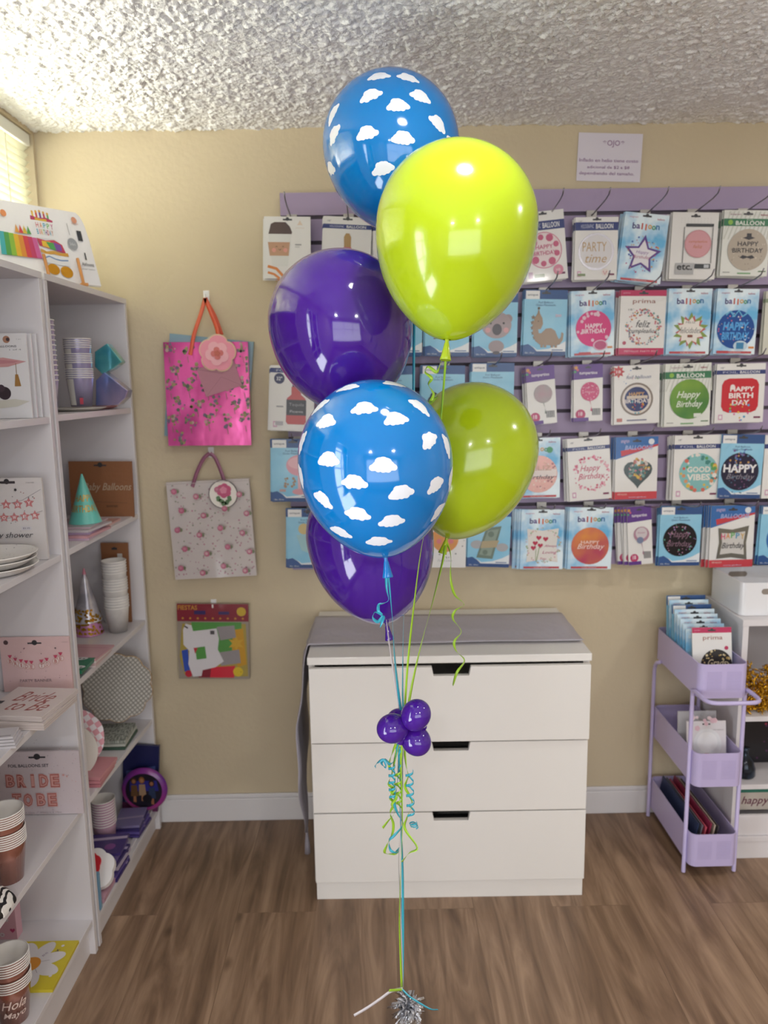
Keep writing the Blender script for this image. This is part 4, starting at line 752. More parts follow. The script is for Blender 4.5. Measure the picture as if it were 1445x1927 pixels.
# blue bag behind
M, w_, h_ = frm((316, 627), (474, 643), (309, 820), YB-.018); c = Card(w_, h_, .012, bm=mat('#7FA0AE', .4, 0, .2)); c.build('gift_bag', M=M, label='plain grey blue gift bag peeking out behind the shiny pink bag', cat='gift bag', group='gift bags on the back wall')
PINKF = noise_mix('pink_foil', '#9C1C6C', '#FF6CC0', 8, .3, .55, .22, .35, (1, 1, .55), .3, .5)  # light and dark pinks paint the foil's sheen and fold shading
e = None
M, w_, h_ = frm((313, 644), (472, 643), (317, 839), YB-.036); c = Card(w_, h_, .016, bm=PINKF)
rn = random.Random(12)
for i in range(26):
    u, v = 6+(i % 5)*22+(i//5 % 2)*9, 7+(i//5)*17+rn.uniform(-2, 2)
    for k in range(13):
        a = rn.random()*6.28; r_ = rn.uniform(1, 8); c.lay -= 1; c.disc(min(98, max(2, u+r_*math.cos(a))), min(98, max(2, v+r_*math.sin(a))), rn.uniform(1.0, 2.5), ['#8A8A62', '#A9A06A', '#7A6A86', '#5E6B5E', '#C7A8A0'][k % 5], 6)
    c.line([(u, min(99, v+7)), (min(98, u+1), min(99.5, v+13))], .7, '#7C7C5C')
bag = c.build('gift_bag', M=M, label='shiny metallic pink gift bag with orange handles and a pink paper flower', cat='gift bag', group='gift bags on the back wall')
def child(mb, name, par, Mw, label=None, bevel=0):
    o = mb.build(name, M=I4, bevel=bevel); o.parent = par; o.matrix_parent_inverse = par.matrix_world.inverted(); o.matrix_world = Mw
    if label: o['label'] = label
    return o
def strap(mb, px, Y, wid, m, k=5):
    pts = smooth([at_y(x, y, Y) for x, y in px], k); wv = []
    for i in range(len(pts)):
        t = (pts[min(i+1, len(pts)-1)]-pts[max(i-1, 0)]).normalized(); wv.append(t.cross(Vector((0, 1, 0))).normalized()*wid)
    mb.strip(pts, wv, .0012, m)
ORG = mat('#E0603E', .4, 0, .2); g = MB()
strap(g, [(358, 668), (365, 630), (378, 590), (386, 561)], YB-.040, .012, ORG); strap(g, [(386, 561), (398, 590), (409, 620), (413, 650)], YB-.040, .014, ORG); strap(g, [(386, 561), (405, 595), (418, 630)], YB-.032, .009, ORG)
child(g, 'handle', bag, I4, 'orange ribbon handle')
M, w_, h_ = frm((385, 690), (453, 668), (388, 747), YB-.042); c = Card(w_, h_, .0015, bm=mat('#B97F90', .45)); c.line([(2, 2), (60, 40), (98, 2)], 1.2, '#A86F80'); c.line([(2, 98), (55, 50), (98, 98)], .8, '#A86F80'); child(c, 'envelope', bag, M, 'dusty pink envelope')
p = at_y(408, 650, YB-.038); g = MB(); g.lathe([(.036, 0), (.036, .002)], mat('#CFC8B8', .6), 30, T(*p) @ RX(H90)); child(g, 'gift_tag', bag, I4, 'round cream tag')
p = at_y(409, 665, YB-.046); g = MB(); fl = [mat('#F29CB0', .5), mat('#F7B9C4', .5)]
def petal(g, cx, cz, r, y, m, a0, n=5, inner=.55):
    pts = []
    for i in range(60):
        a = 2*math.pi*i/60; rr = r*(inner+(1-inner)*abs(math.cos(n*(a-a0)/2))**.5); pts.append((cx+rr*math.cos(a), cz+rr*math.sin(a)))
    g.prism(pts[::-1], .0015, m, T(0, y, 0))
petal(g, p.x, p.z, .060, p.y, mat('#E9C9A8', .5), .2, 5, .8); petal(g, p.x, p.z, .056, p.y-.002, fl[0], .2, 5, .8); petal(g, p.x, p.z, .038, p.y-.004, fl[1], .8, 5, .7); petal(g, p.x, p.z, .02, p.y-.006, mat('#D97A78', .5), .1, 4, .5); petal(g, p.x, p.z, .010, p.y-.0075, mat('#C96A5A', .5), .1, 5, .5)
child(g, 'paper_flower', bag, I4, 'layered pink paper flower')
# floral bag
M, w_, h_ = frm((315, 908), (471, 900), (330, 1091), YB-.034); c = Card(w_, h_, .018, base='#DDD3D1'); rn = random.Random(8)
for i in range(230):
    u, v = rn.uniform(2, 98), rn.uniform(2, 98); c.lay -= 1; c.disc(u, v, rn.uniform(.6, 1.2), ['#C77A98', '#B9899C', '#9A9C88'][i % 3], 5)
for i in range(20):
    u, v = 10+(i % 4)*26+(i//4 % 2)*7, 9+(i//4)*19.5+(i % 2)*6; c.lay = 234+i*3; c.disc(u+4, v, 2.4, '#7E8A68', 7); c.disc(u, v, 3.6, '#C96A8C', 9); c.disc(u-.4, v-.3, 2, '#E3B4BE' if i % 2 else '#D98AA2', 8)
c.rect(0, 1, 100, 1.6, '#C9BDBC')
bag = c.build('gift_bag', M=M, label='white gift bag with tiny pink rosebuds and plum ribbon handles', cat='gift bag', group='gift bags on the back wall')
PLM = mat('#8E5672', .4, 0, .2); g = MB(); strap(g, [(362, 916), (372, 885), (384, 862), (395, 853)], YB-.038, .012, PLM); strap(g, [(395, 853), (405, 862), (415, 885), (424, 912)], YB-.038, .012, PLM); child(g, 'handle', bag, I4, 'plum ribbon handle')
p = at_y(420, 930, YB-.046); c = Card(.09, .09, .001, '#EEEAE2'); c = MB(); c.lathe([(.0475, 0), (.0475, .0015)], mat('#6E6468', .5), 34, T(p.x, p.y, p.z) @ RX(H90)); c.lathe([(.0445, .0015), (.0445, .0022)], mat('#ECE7DF', .5), 34, T(p.x, p.y, p.z) @ RX(H90))
petal(c, p.x+.004, p.z+.012, .024, p.y-.0042, mat('#C4567E', .5), .4, 6, .8); petal(c, p.x+.002, p.z+.014, .012, p.y-.006, mat('#DD8AA6', .5), .4, 5, .7)
for dx, dz in ((-.006, -.022), (.012, -.026), (.002, -.03), (-.016, -.014), (.020, -.014)): petal(c, p.x+dx, p.z+dz, .009, p.y-.0042, mat('#5E8058', .5), dx*90, 2, .5)
child(c, 'gift_tag', bag, I4, 'round white tag with a pink rose')
# party favour pack
M, w_, h_ = frm((333, 1136), (468, 1137), (337, 1277), YB-.022); c = Card(w_, h_, .010, '#A79B8E')
c.rect(0, 0, 100, 23, '#8E1F34'); c.text('FIESTAS', 15, 5, 27, 6, '#D8A03A', bold=.03); c.rect(24, 9, 40, 14, '#3A2A6A'); c.rect(58, 10, 73, 14, '#3A2A6A'); c.disc(90, 10, 6.5, '#D8B42E'); c.confetti(50, 12, 2, 44, 0, ['#D8A03A'])
for i in range(9): c.star(8+i*10.5, 19, 2.2, '#D89A3A', 5)
c.poly([(2, 70), (7, 26), (96, 26), (98, 96), (50, 98), (8, 94)], '#B8A24A'); c.poly([(20, 24), (90, 24), (90, 60), (20, 70)], '#57A04A'); c.poly([(78, 34), (92, 32), (96, 80), (84, 84), (76, 60)], '#D8A020'); c.star(82, 52, 12, '#E0B030', 6)
c.poly([(5, 62), (14, 60), (16, 90), (8, 90)], '#2F55C0'); c.poly([(44, 84), (80, 82), (78, 98), (42, 98)], '#E0243E'); c.poly([(26, 86), (46, 84), (44, 98), (28, 98)], '#8E1F34'); c.disc(84, 90, 7, '#EBCB28'); c.disc(14, 93, 5, '#C8283E')
c.poly([(55, 30), (80, 28), (82, 44), (60, 48)], '#A39C9E'); c.poly([(58, 64), (86, 60), (88, 78), (60, 82)], '#A39C9E'); c.poly([(8, 34), (12, 26), (20, 28), (22, 36), (55, 32), (58, 46), (56, 60), (64, 76), (52, 84), (34, 88), (32, 96), (20, 97), (14, 80), (16, 62), (8, 54)], '#ECE8EC'); c.poly([(24, 58), (38, 56), (40, 72), (26, 74)], '#57A04A'); c.poly([(22, 58), (28, 58), (24, 66)], '#D03848'); c.star(88, 90, 1.5, '#C09A20', 5)
c.rect(46, 35, 52, 40, '#5A545A'); c.line([(10, 29), (15, 32)], 2, '#4A4448')
c.build('party_favour_pack', M=M, label='clear pack of small coloured figures under a dark red header, lowest on the wall', cat='packet')
# ================================================================ DRESSER
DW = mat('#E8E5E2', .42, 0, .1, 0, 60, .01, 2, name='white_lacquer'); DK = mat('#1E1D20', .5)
dr = empty('chest_of_drawers', (.1948, 2.0891, 0), 'wide white chest of three drawers with cut-out grips, standing against the back wall behind the balloons', 'chest of drawers', rz=-.007)
dr['label'] = 'wide white chest of three drawers with cut-out grips behind the balloon ribbons'
def dchild(mb, name, label=None, bevel=0, par=None):
    o = mb.build(name, M=I4, bevel=bevel); o.parent = par or dr
    if label: o['label'] = label
    return o
HW, TK = .4, .018
g = MB(); g.box(-HW+.0, -HW+TK, .018, .445, .055, .742, DW).box(HW-TK, HW, .018, .445, .055, .742, DW).box(-HW+TK, HW-TK, .435, .445, .055, .742, DW).box(-HW+TK, HW-TK, .03, .44, .055, .07, DW); dchild(g, 'carcass', bevel=.001)
dchild(MB().box(-HW-.002, HW+.002, .0, .452, .738, .760, DW), 'top', bevel=.002)
dchild(MB().box(-HW+.004, HW-.004, .012, .43, 0, .056, DW), 'plinth', bevel=.001)
def drawer(z0, z1, y, nw=.055, nd=.026, open_=0):
    g = MB(); x0, x1 = -HW+.003, HW-.003; cx = .004
    pts = [(x0, z0), (x1, z0), (x1, z1), (cx+nw, z1), (cx+nw-.005, z1-nd), (cx-nw+.005, z1-nd), (cx-nw, z1), (x0, z1)]
    g.prism(pts, .017, DW, T(0, y, 0)); e = dchild(g, 'drawer', bevel=.0012)
    g = MB(); g.box(-HW+.03, HW-.03, y+.017, y+.40, z0+.015, z0+.025, DW).box(-HW+.03, HW-.03, y+.06, y+.07, z0+.02, z1-.045, DK).box(-HW+.03, -HW+.042, y+.017, y+.40, z0+.02, z1-.05, DW).box(HW-.042, HW-.03, y+.017, y+.40, z0+.02, z1-.05, DW)  # the dark sheet stands in for the shade behind the grip notch
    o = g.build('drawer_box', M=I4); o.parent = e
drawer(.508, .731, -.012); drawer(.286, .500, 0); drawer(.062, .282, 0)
# grey satin runner laid over the top, hanging down at the left side
SAT = mat('#B7B2BC', .45, 0, 0, .25, 30, .05, 6, name='grey_satin'); c_, s_ = math.cos(-.007), math.sin(-.007)
def D(u, v, z): return Vector((.1948+u*c_-v*s_, 2.0891+u*s_+v*c_, z))
g = MB(); n = 40; V0, V1 = .085, .375; vs = []; rows = 12
path = [(-.409-.034*min(1, i/7)-.003*math.sin(i), .768-.036*(i), 1-(0 if i < 12 else (i-12)*.14)) for i in range(19, 0, -1)]+[(-.4095, .757, 1), (-.4075, .7625, 1)]+[(-.400+.8*i/22, .7645, 1) for i in range(0, 23)]
for u, z, k in path:
    for j in range(rows+1):
        q = j/rows; m_ = (V0+V1)/2+.0; v = m_+(q-.5)*(V1-V0)*max(.04, k); zz = z+(.0018*math.sin(j*1.3+u*9)*math.sin(u*7+1) if z > .75 else 0)+.0016; uu = u-(.004+.004*math.sin(j*1.7+z*6) if z <= .75 else 0)
        vs.append(D(uu, v, zz+(.004 if j in (0,) else 0)*(z > .75)))
m_ = rows+1; fs = [(i*m_+j, i*m_+j+1, (i+1)*m_+j+1, (i+1)*m_+j) for i in range(len(path)-1) for j in range(rows)]
g.add(vs, fs, SAT, True); rn_e = empty('table_runner', D(-.1, .25, .76), 'grey satin runner with a tassel draped over the white chest of drawers', 'table runner')
o = g.build('cloth', M=I4); md = o.modifiers.new('thickness', 'SOLIDIFY'); md.thickness = .0018; md.offset = 0; o.parent = rn_e; o.matrix_parent_inverse = Matrix.Translation(rn_e.location).inverted()
g = MB(); b0 = D(-.445, .23, .085); g.lathe([(.0005, .022), (.004, .018), (.0055, .012), (.003, .006), (.004, .002)], SAT, 10, T(*b0))
for k in range(26): a = k*2.4; g.tube([b0+Vector((.003*math.cos(a), .003*math.sin(a), .004)), b0+Vector((.007*math.cos(a), .007*math.sin(a), -.04)), b0+Vector((.008*math.cos(a), .008*math.sin(a), -.075))], .0011, SAT, 4)
o = g.build('tassel', M=I4); o.parent = rn_e; o.matrix_parent_inverse = Matrix.Translation(rn_e.location).inverted()
# ================================================================ SHELF UNITS ON THE LEFT
SHM = mat('#D9D5D8', .42, 0, .08, 0, 60, .01, 2, name='white_melamine'); SHB = mat('#A59FA0', .6)
SANG = .0169
def sx(y): return -.7852+SANG*(y-2)
def shelf_unit(name, y0, y1, label, zs, depth=.238):
    e = empty(name, (sx(y0), y0, 0), label, 'shelf unit', 'white shelf units along the left wall', -math.atan(SANG))
    L_ = (y1-y0); th = .016
    def ch(mb, nm, bev=.0008): o = mb.build(nm, M=I4, bevel=bev); o.parent = e; return o
    ch(MB().box(-depth, 0, 0, th, 0, 1.776, SHM), 'side_panel'); ch(MB().box(-depth, 0, L_-th, L_, 0, 1.776, SHM), 'side_panel')
    ch(MB().box(-depth, .001, 0, L_, 1.776, 1.792, SHM), 'top'); ch(MB().box(-depth-.004, -depth, 0, L_, .02, 1.79, SHB), 'back_panel')
    ch(MB().box(-.03, -.016, th, L_-th, 0, .085, SHM), 'plinth')
    for z0, z1 in zs:                                      # heights at the near and at the far end
        g = MB(); vs = [(x, y, z) for x in (-depth, -.002) for y, zz in ((th, z0), (L_-th, z1)) for z in (zz-.016, zz)]
        g.add(vs, [(0, 1, 3, 2), (4, 6, 7, 5), (0, 4, 5, 1), (2, 3, 7, 6), (0, 2, 6, 4), (1, 5, 7, 3)], SHM); ch(g, 'shelf')
    return e
shelf_unit('shelf_unit', 1.925, 2.512, 'tall white shelf unit in the back left corner, the farther of two', [(1.455, 1.455), (1.115, 1.115), (.767, .757), (.432, .407), (.086, .078)])
shelf_unit('shelf_unit', 1.31, 1.912, 'tall white shelf unit at the left edge of the picture, the nearer of two', [(1.452, 1.452), (1.113, 1.113), (.762, .758), (.434, .432), (.104, .104)], depth=.232)
# ---------------------------------------------------------------- helpers for goods
def stand(name, label, cat, pxr, pxb, pxt, wid, z, fn, base='#F1EEEC', bm=None, t=.004, rz=0, extra=0, group=None, lean=0, spare='spare pack standing right behind the '):
    """card standing on a shelf at height z facing the room; right bottom corner at pixel (pxr, pxb), top at pixel row pxt"""
    p = at_z(pxr, pxb, z); q = at_y(pxr, pxt, p.y); h_ = q.z-p.z
    M = Matrix.Translation(p) @ RZ(rz) @ RX(-lean) @ T(-wid, 0, .0005)
    c = Card(wid, h_, t, base, bm); fn(c); o = c.build(name, M=M, label=label, cat=cat, group=group)
    for i in range(extra):
        k = o.copy(); COL.objects.link(k); k.matrix_world = T(.004*((i % 2)-.3), .011*(i+1), 0) @ M @ RY(.012*(-1)**i); k['label'] = spare+label.split(' ')[0]+' one'; k['group'] = 'spare packs behind the '+label
    return o
def cup_proto(name, label, r1, r0, h_, mb_, mr, mi, cat='cup', group=None, deco=None):
    e = empty(name, (0, 0, 0), label, cat, group); g = MB()
    g.lathe([(r0*.2, .004), (r0*.97, .003), (r0, 0), (r1, h_)], mb_, 32, cap=False); 
    if deco: deco(g, r0, r1, h_)
    g.build('cup_wall', e, M=I4)
    g = MB(); g.lathe([(r1-.0001, h_-.0016), (r1+.001, h_-.002), (r1+.0018, h_-.0005), (r1+.001, h_+.0010), (r1-.0001, h_+.0008)], mr, 32, cap=False); g.lathe([(r1-.0003, h_), (r0-.0003, .0045), (.0005, .0045)], mi, 32, cap=False); g.build('rolled_rim', e, M=I4)
    return e
def stack(proto, x, y, z0, n, step, labels, group, first=True, wob=.0001):
    rn = random.Random(n)
    for i in range(n):
        loc = (x+rn.uniform(-wob, wob), y+rn.uniform(-wob, wob), z0+i*step if not callable(step) else z0+step(i)); lb = labels(i)
        if first and i == 0: proto.location = loc; proto['label'] = lb; proto['group'] = group; proto.rotation_euler[2] = rn.random()*.2
        else: dup(proto, loc, label=lb, group=group)
def cone_text(g, s, r0, h_, v0, v1, w_ang, m, ang=-H90):
    vs, fs = glyphs(s, .03, 0); out = []
    for x, z in vs:
        zz = v0+(z+.5)*(v1-v0); r = r0*(1-zz/h_)+.0006; a = ang+x*w_ang; out.append((r*math.cos(a), r*math.sin(a), zz))
    g.add(out, fs, m)
def hat(name, label, loc, r, h_, m, deco):
    e = empty(name, loc, label, 'party hat'); g = MB(); g.lathe([(r, 0), (r*.5, h_*.5), (.002, h_)], m, 40, cap=False); g.lathe([(r-.0012, .0005), (.002, h_-.004)], m, 24, cap=False); deco(g, r, h_); g.build('cone', e, M=I4); return e
# ---------------------------------------------------------------- top of the shelves: large balloon pack on two easels
WD = mat('#C98A4E', .5, 0, .1, .1, 90, .12, 40, name='light_wood')
PA = at_y(190, 529, 2.31); PA.z = 1.807
dirv = Vector((-.62, -.78, 0)).normalized(); wP = .30; hP = .212
X = -dirv; Zv = (Vector((0, 0, 1))+Vector((-X.y, X.x, 0))*.28).normalized(); Yv = Zv.cross(X)
BLp = PA+dirv*wP; M = Matrix(((X.x, Yv.x, Zv.x, BLp.x), (X.y, Yv.y, Zv.y, BLp.y), (X.z, Yv.z, Zv.z, BLp.z), (0, 0, 0, 1)))
def easel(u, label):
    e = empty('display_easel', (0, 0, 0), label, 'display stand', 'small wooden easels on top of the shelf'); e.matrix_world = M
    g = MB(); x = u*wP
    g.tube([(x, -.012, -.006), (x, -.010, .070)], .0042, WD, 8); g.build('front_post', e, M=I4)
    MB().box(x-.010, x+.010, -.020, .028, -.0105, -.003, WD, T(0, 0, 0)).build('base_bar', e, M=I4, bevel=.001)
    MB().tube([(x, .034, .004), (x, .013, .10)], .0038, WD, 8).build('back_post', e, M=I4)
g = MB(); wv = 14; pts = []
out = [(0, 0), (wP, 0), (wP*.985, hP*.62), (wP*.965, hP*.85), (wP*.94, hP*.95), (wP*.90, hP), (0, hP)]
SLV = mat('#E4E2E6', .18, 0, .6, .25, 16, name='clear_bag_over_card'); g.prism(out[::-1], .004, SLV)
c = Card(wP/.62, hP, .001, bm=SLV); c.v = []; c.f = []; c.mi = []; c.sm = []; c.mats = []; c.lay = 0
cake = 66
for i, col in enumerate(('#E8C03A', '#D8403A', '#6A3A9A', '#C83A5A', '#4FAE5A')): c.rect(60.5+i*2.6, 8+abs(i-2), 61.7+i*2.6, 18, col); c.disc(61.1+i*2.6, 7+abs(i-2), .8, '#E8B040', 8)
c.line([(59, 17), (64, 19), (70, 17.5), (74, 20)], 2.4, '#C03A6A'); c.line([(62, 18), (66, 19), (70, 18.5)], 1.6, '#E0B030'); c.poly([(60, 20), (74, 20), (75.5, 43), (61, 43)], '#F1F0F4')
for s_, u0, v_, cs in (('HAPPY', 62.6, 26, ['#D85A6A', '#E0905A', '#4FA8C8', '#6FB85A', '#C85A9A']), ('BIRTHDAY', 62, 35, ['#4FA8C8', '#D85A6A', '#E0A040', '#6FB85A', '#7A5AA8', '#D85A6A', '#4FA8C8', '#E0905A'])):
    for i, ch in enumerate(s_): c.text(ch, u0+i*(10/(len(s_)-1)), v_, 10/(len(s_)+.4), 7, cs[i], bold=.03)
RB = noise_mix('rainbow_foil_print', '#D8484A', '#3F9A6A', 26, .4, .6, .25, .2)
c.poly([(60, 44), (66, 46), (72, 44), (77, 49), (78.5, 60), (76, 60), (61, 54)], '#C8385A'); c.poly([(63, 47), (69, 47), (68, 56), (63, 54)], '#E8C03A'); c.poly([(66, 48), (71, 48), (72, 58), (68, 57)], '#4FA85A'); c.poly([(71, 47), (76, 50), (76, 58), (72, 58)], '#7A4AA8')
c.line([(61, 60), (65, 63), (70, 61), (75, 63), (80, 62)], 2.0, '#D8A040'); c.poly([(62, 64), (79, 65), (80, 78), (63, 76)], '#EFEFF3'); c.line([(62, 70), (66, 67), (70, 70), (74, 71), (79, 70)], .8, '#7A9AC8')
c.disc(67, 84, 4.2, '#D89A2A', ry=3.2, m=mat('#D89A2A', .2, .6)); c.disc(76, 86, 4.4, '#D89A2A', ry=3.4, m=mat('#D89A2A', .2, .6)); c.line([(84, 18), (84.3, 34)], .3, '#77777A'); c.disc(85, 46, 3.6, '#A5A8AE'); c.text('56in', 85, 46, 4, 4, '#D8DADF')
c.rect(90, 26, 93.4, 40, '#2E333C'); c.rect(92, 56, 93, 66, '#2E333C'); c.text('Airloonz', 93, 72, 9, 5, '#4A4D55', bold=.03); c.text('1 pieza/ ballon', 92, 79, 11, 2.6, '#6A6D75'); c.disc(90, 12, 2, '#E09A7A', 10); c.text('AIRLOONZ', 90, 17, 5, 2, '#D09080')
for i, col in enumerate(('#3FB0B8', '#4FA04A', '#8FC03A', '#E8B82A', '#E09030', '#D84048', '#C83A6A', '#D060A0')): c.poly([(35.5+i*3, 42+i*.4), (38.6+i*3, 42+i*.4), (37.5+i*3.3, 72), (34+i*3.3, 72)], col)
for i, col in enumerate(('#E8A040', '#D84048', '#E0C040', '#4FA04A')): c.poly([(46+i*2.6, 41), (49+i*2.6, 41), (47.5+i*2.6, 30)], col)
c.disc(46, 95, 6, '#E88A3A', ry=2.5); c.disc(41, 18, 2, '#E08A4A', 12); c.v = [Vector((wP-(wP-(v.x-.38*wP/.62))*.86, v.y, v.z)) for v in c.v]
pkb = g; k0 = len(g.v); n0 = len(g.mats)
for m_ in c.mats:
    if m_ not in g.mats: g.mats.append(m_)
g.v += c.v; g.f += [[i+k0 for i in f] for f in c.f]; g.mi += [g.mats.index(c.mats[i]) for i in c.mi]; g.sm += c.sm
o = g.build('large_balloon_pack', M=M, label='long clear pack of a rainbow birthday cake balloon on wooden easels atop the shelves', cat='packet')
k = o.copy(); COL.objects.link(k); k.matrix_world = M @ T(.002, .0065, 0); k['label'] = 'second large clear pack tucked directly behind the rainbow cake pack'
easel(.46, 'small wooden easel under the middle of the cake pack, on the near shelf unit'); easel(.79, 'small wooden easel under the right end of the cake pack, on the far shelf unit')
# ---------------------------------------------------------------- near unit
PK1, ROSE = '#E9A9AE', '#B8655C'
def d_cap(c):
    c.text('BALLOONS', 72, 15, 28, 2.4, '#3A3A42', bold=.03); c.text('1 of 4', 84, 19, 16, 1.6, '#77777E'); c.disc(73, 7, 5, '#B98A70', 14); c.disc(75, 7, 2.5, '#4A3A40', 10); c.text('1 pc', 90, 7, 6, 1.4, '#88888E')
    c.poly([(30, 32), (66, 28), (98, 33), (72, 39), (30, 40)][::-1], '#D8A0A2'); c.poly([(50, 30), (88, 32.5), (80, 34.5), (50, 36)], '#C98A90'); c.line([(83, 35), (83, 50)], .8, '#8A6A3A'); c.poly([(81, 48), (85, 48), (88, 62), (79, 62)], '#A97C42')
    c.disc(64, 70, 9, '#3A2E36'); c.disc(60, 64, 5, '#4A3A44'); c.poly([(30, 80), (78, 77), (98, 80), (80, 86), (30, 90)], '#D9D4C8')
stand('balloon_pack', 'white pack with a pink graduation cap balloon and tassel, on the near upper shelf', 'packet', 62, 787, 627, .165, 1.4525, d_cap, bm=P('#ECEAEC'))
for i, (px, pb, pt) in enumerate(((71, 786, 628), (80, 785, 628), (88, 784, 629))):
    stand('balloon_pack', ['first', 'second', 'third'][i]+' white pack standing behind the pink graduation cap pack', 'packet', px, pb, pt, .165, 1.4525, lambda c: (c.disc(74, 7, 4, '#B9B5BE'), c.text('1 pc', 88, 7, 8, 1.4, '#9A98A2')), bm=SLV, group='white packs behind the graduation cap pack')
def d_shower(c):
    slot(c, 5); c.rect(42, 3.6, 62, 6.6, '#4A4448'); 
    for pts in ([(4, 28), (36, 33), (70, 27), (98, 14)], [(4, 46), (40, 49), (76, 46), (98, 40)]): c.line(pts, .5, '#8A8088')
    for i, ch in enumerate('BABY'): c.star(30+i*16.5, 30+(1.8 if i in (1, 2) else 0), 8, '#D9898C', 5, .5); c.text(ch, 30+i*16.5, 30.2+(1.8 if i in (1, 2) else 0), 5, 4, '#FBEFEF', bold=.05)
    for i, ch in enumerate('SHOWER'): c.star(12+i*15, 46+(2-abs(i-2.5)), 7.6, '#D9898C', 5, .5); c.text(ch, 12+i*15, 46.2+(2-abs(i-2.5)), 5, 4, '#FBEFEF', bold=.05)
    c.star(62, 14, 3, '#3A3A3E', 6); c.confetti(50, 40, 4, 46, 26, ['#8A8A90', '#C77A7A'], .9, 4); c.text('baby shower', 48, 70, 68, 9, '#3E3E44', shear=.35); c.rect(66, 59, 80, 63, '#E4DFE6'); c.text('$5.95', 73, 61, 10, 2, '#66606E'); c.text('10 BANNER', 84, 5.5, 12, 1.6, '#A5A0A6')
stand('banner_pack', 'white BABY SHOWER banner pack with pink stars behind the plates', 'packet', 91, 1053, 899, .165, 1.1135, d_shower, base='#E9E3E2', t=.008)
# plates
SPK = noise_mix('speckled_paper', '#8E8990', '#E8E4E0', 180, .27, .36, .5, 0, (1, 1, 1), .1, 0)
pe = empty('paper_plate', (0, 0, 0), 'x', 'plate', 'speckled plates on the near shelf'); g = MB(); R_ = .098
g.lathe([(.0005, .001), (R_*.72, .001), (R_*.8, .005), (R_*.97, .016), (R_, .0175), (R_, .019), (R_*.965, .0185), (R_*.79, .0075), (R_*.71, .0035), (.0005, .0035)], SPK, 48, cap=False); g.build('dish', pe, M=I4)
g = MB(); g.lathe([(R_*.985, .0172), (R_*1.003, .0174), (R_*1.003, .0196), (R_*.985, .0194)], mat('#EAE6E2', .4), 48, cap=False); g.build('plain_rim', pe, M=I4)
pc = at_z(76, 1066, 1.118); cx, cy = pc.x-R_+.004, pc.y-.035
pe.location = (cx, cy, 1.1135); pe['label'] = 'lowest of the three speckled white paper plates beside the baby shower banner'
dup(pe, (cx-.003, cy+.002, 1.128), 'middle one of the three stacked speckled white paper plates'); dup(pe, (cx+.001, cy-.001, 1.1405), 'topmost speckled white paper plate of the stack beside the baby shower banner')
def d_bride(c):
    slot(c, 11); c.disc(9, 9, 3.4, '#5A4448'); 
    for i, (ch, u, v) in enumerate(zip('BRIDETOBE', (13, 20.5, 28.5, 36, 43.5, 58, 66, 79, 86.5), (40, 45, 48, 50, 51, 49, 46, 41, 36))):
        c.poly([(u-3.2, v-8), (u+3.2, v-8), (u, v-1)], '#D2506E'); c.disc(u, v+3, 4.4, '#D9A08C', 16); c.disc(u, v+3, 3.9, '#F4E2E0', 16); c.text(ch, u, v+3, 3.8, 7, '#C2675C', bold=.03)
    c.text('PARTY BANNER', 48, 79, 46, 5, '#8A747A'); c.star(80, 20, 1.8, '#4A3A44', 4); c.star(35, 20, 1.5, '#8A5A64', 4); c.confetti(50, 55, 4, 48, 14, ['#A98088'], .8, 7); c.text('1 BANNER', 94, 9, 9, 1.6, '#C0A0A4')
stand('banner_pack', 'pale pink BRIDE TO BE banner pack with round letters, standing behind the napkins', 'packet', 138, 1300, 1198, .175, .7585, d_bride, base='#EBC9C8', t=.006, extra=0)
stand('banner_pack', 'second pale pink banner pack close behind the BRIDE TO BE one', 'packet', 140, 1295, 1196, .175, .7585, lambda c: slot(c, 11), base='#E9C9C6', t=.003)
# napkins lying flat: box with printed top
def flat(name, label, cat, corners_px, z, th, top, fn=None, rz=0, group=None, layers=1, edge=None, size=None):
    """pack lying flat; corners_px = near right corner pixel; size = (w along x, d along y)"""
    p = at_z(*corners_px, z+th); w_, d_ = size
    c = Card(w_, d_, th, top); 
    if fn: fn(c)
    if layers > 1:
        em = P(edge or top)
        for i in range(1, layers): c.box(-.0008, w_+.0008, th*i/layers-.0006, th*i/layers+.0006, -.0008, d_+.0008, em)
    M = Matrix.Translation((p.x, p.y, z+th)) @ RZ(rz) @ T(-w_, 0, 0) @ RX(-H90)
    return c.build(name, M=M, label=label, cat=cat, group=group)
def d_nap(c): c.text('Bride', 52, 34, 62, 34, '#B25F5A', shear=.45); c.text('to Be', 60, 66, 62, 32, '#B25F5A', shear=.45); c.rect(0, 52, 12, 62, '#1E1A1E')
flat('napkin_pack', 'upper pack of cream napkins with Bride to Be in rose script', 'napkins', (78, 1349), .7775, .012, '#EADEDB', d_nap, rz=-.12, size=(.155, .165), group='Bride to Be napkins', layers=3, edge='#D9CCC8')
flat('napkin_pack', 'lower pack of cream napkins under the Bride to Be script pack', 'napkins', (82, 1362), .7605, .016, '#E6DAD6', None, rz=-.07, size=(.158, .165), group='Bride to Be napkins', layers=3, edge='#D2C4C0')
for i in range(4): flat('card_pack', ['lowest', 'second lowest', 'third', 'topmost'][i]+' thin white card pack at the left edge, in front of the napkins', 'packet', (30-i*2, 1404-i*6), .7605+i*.006, .005, '#DCD8DC', lambda c: c.rect(4, 80, 96, 92, '#B4AEB4'), rz=.1+.03*i, size=(.14, .05), group='thin white card packs')
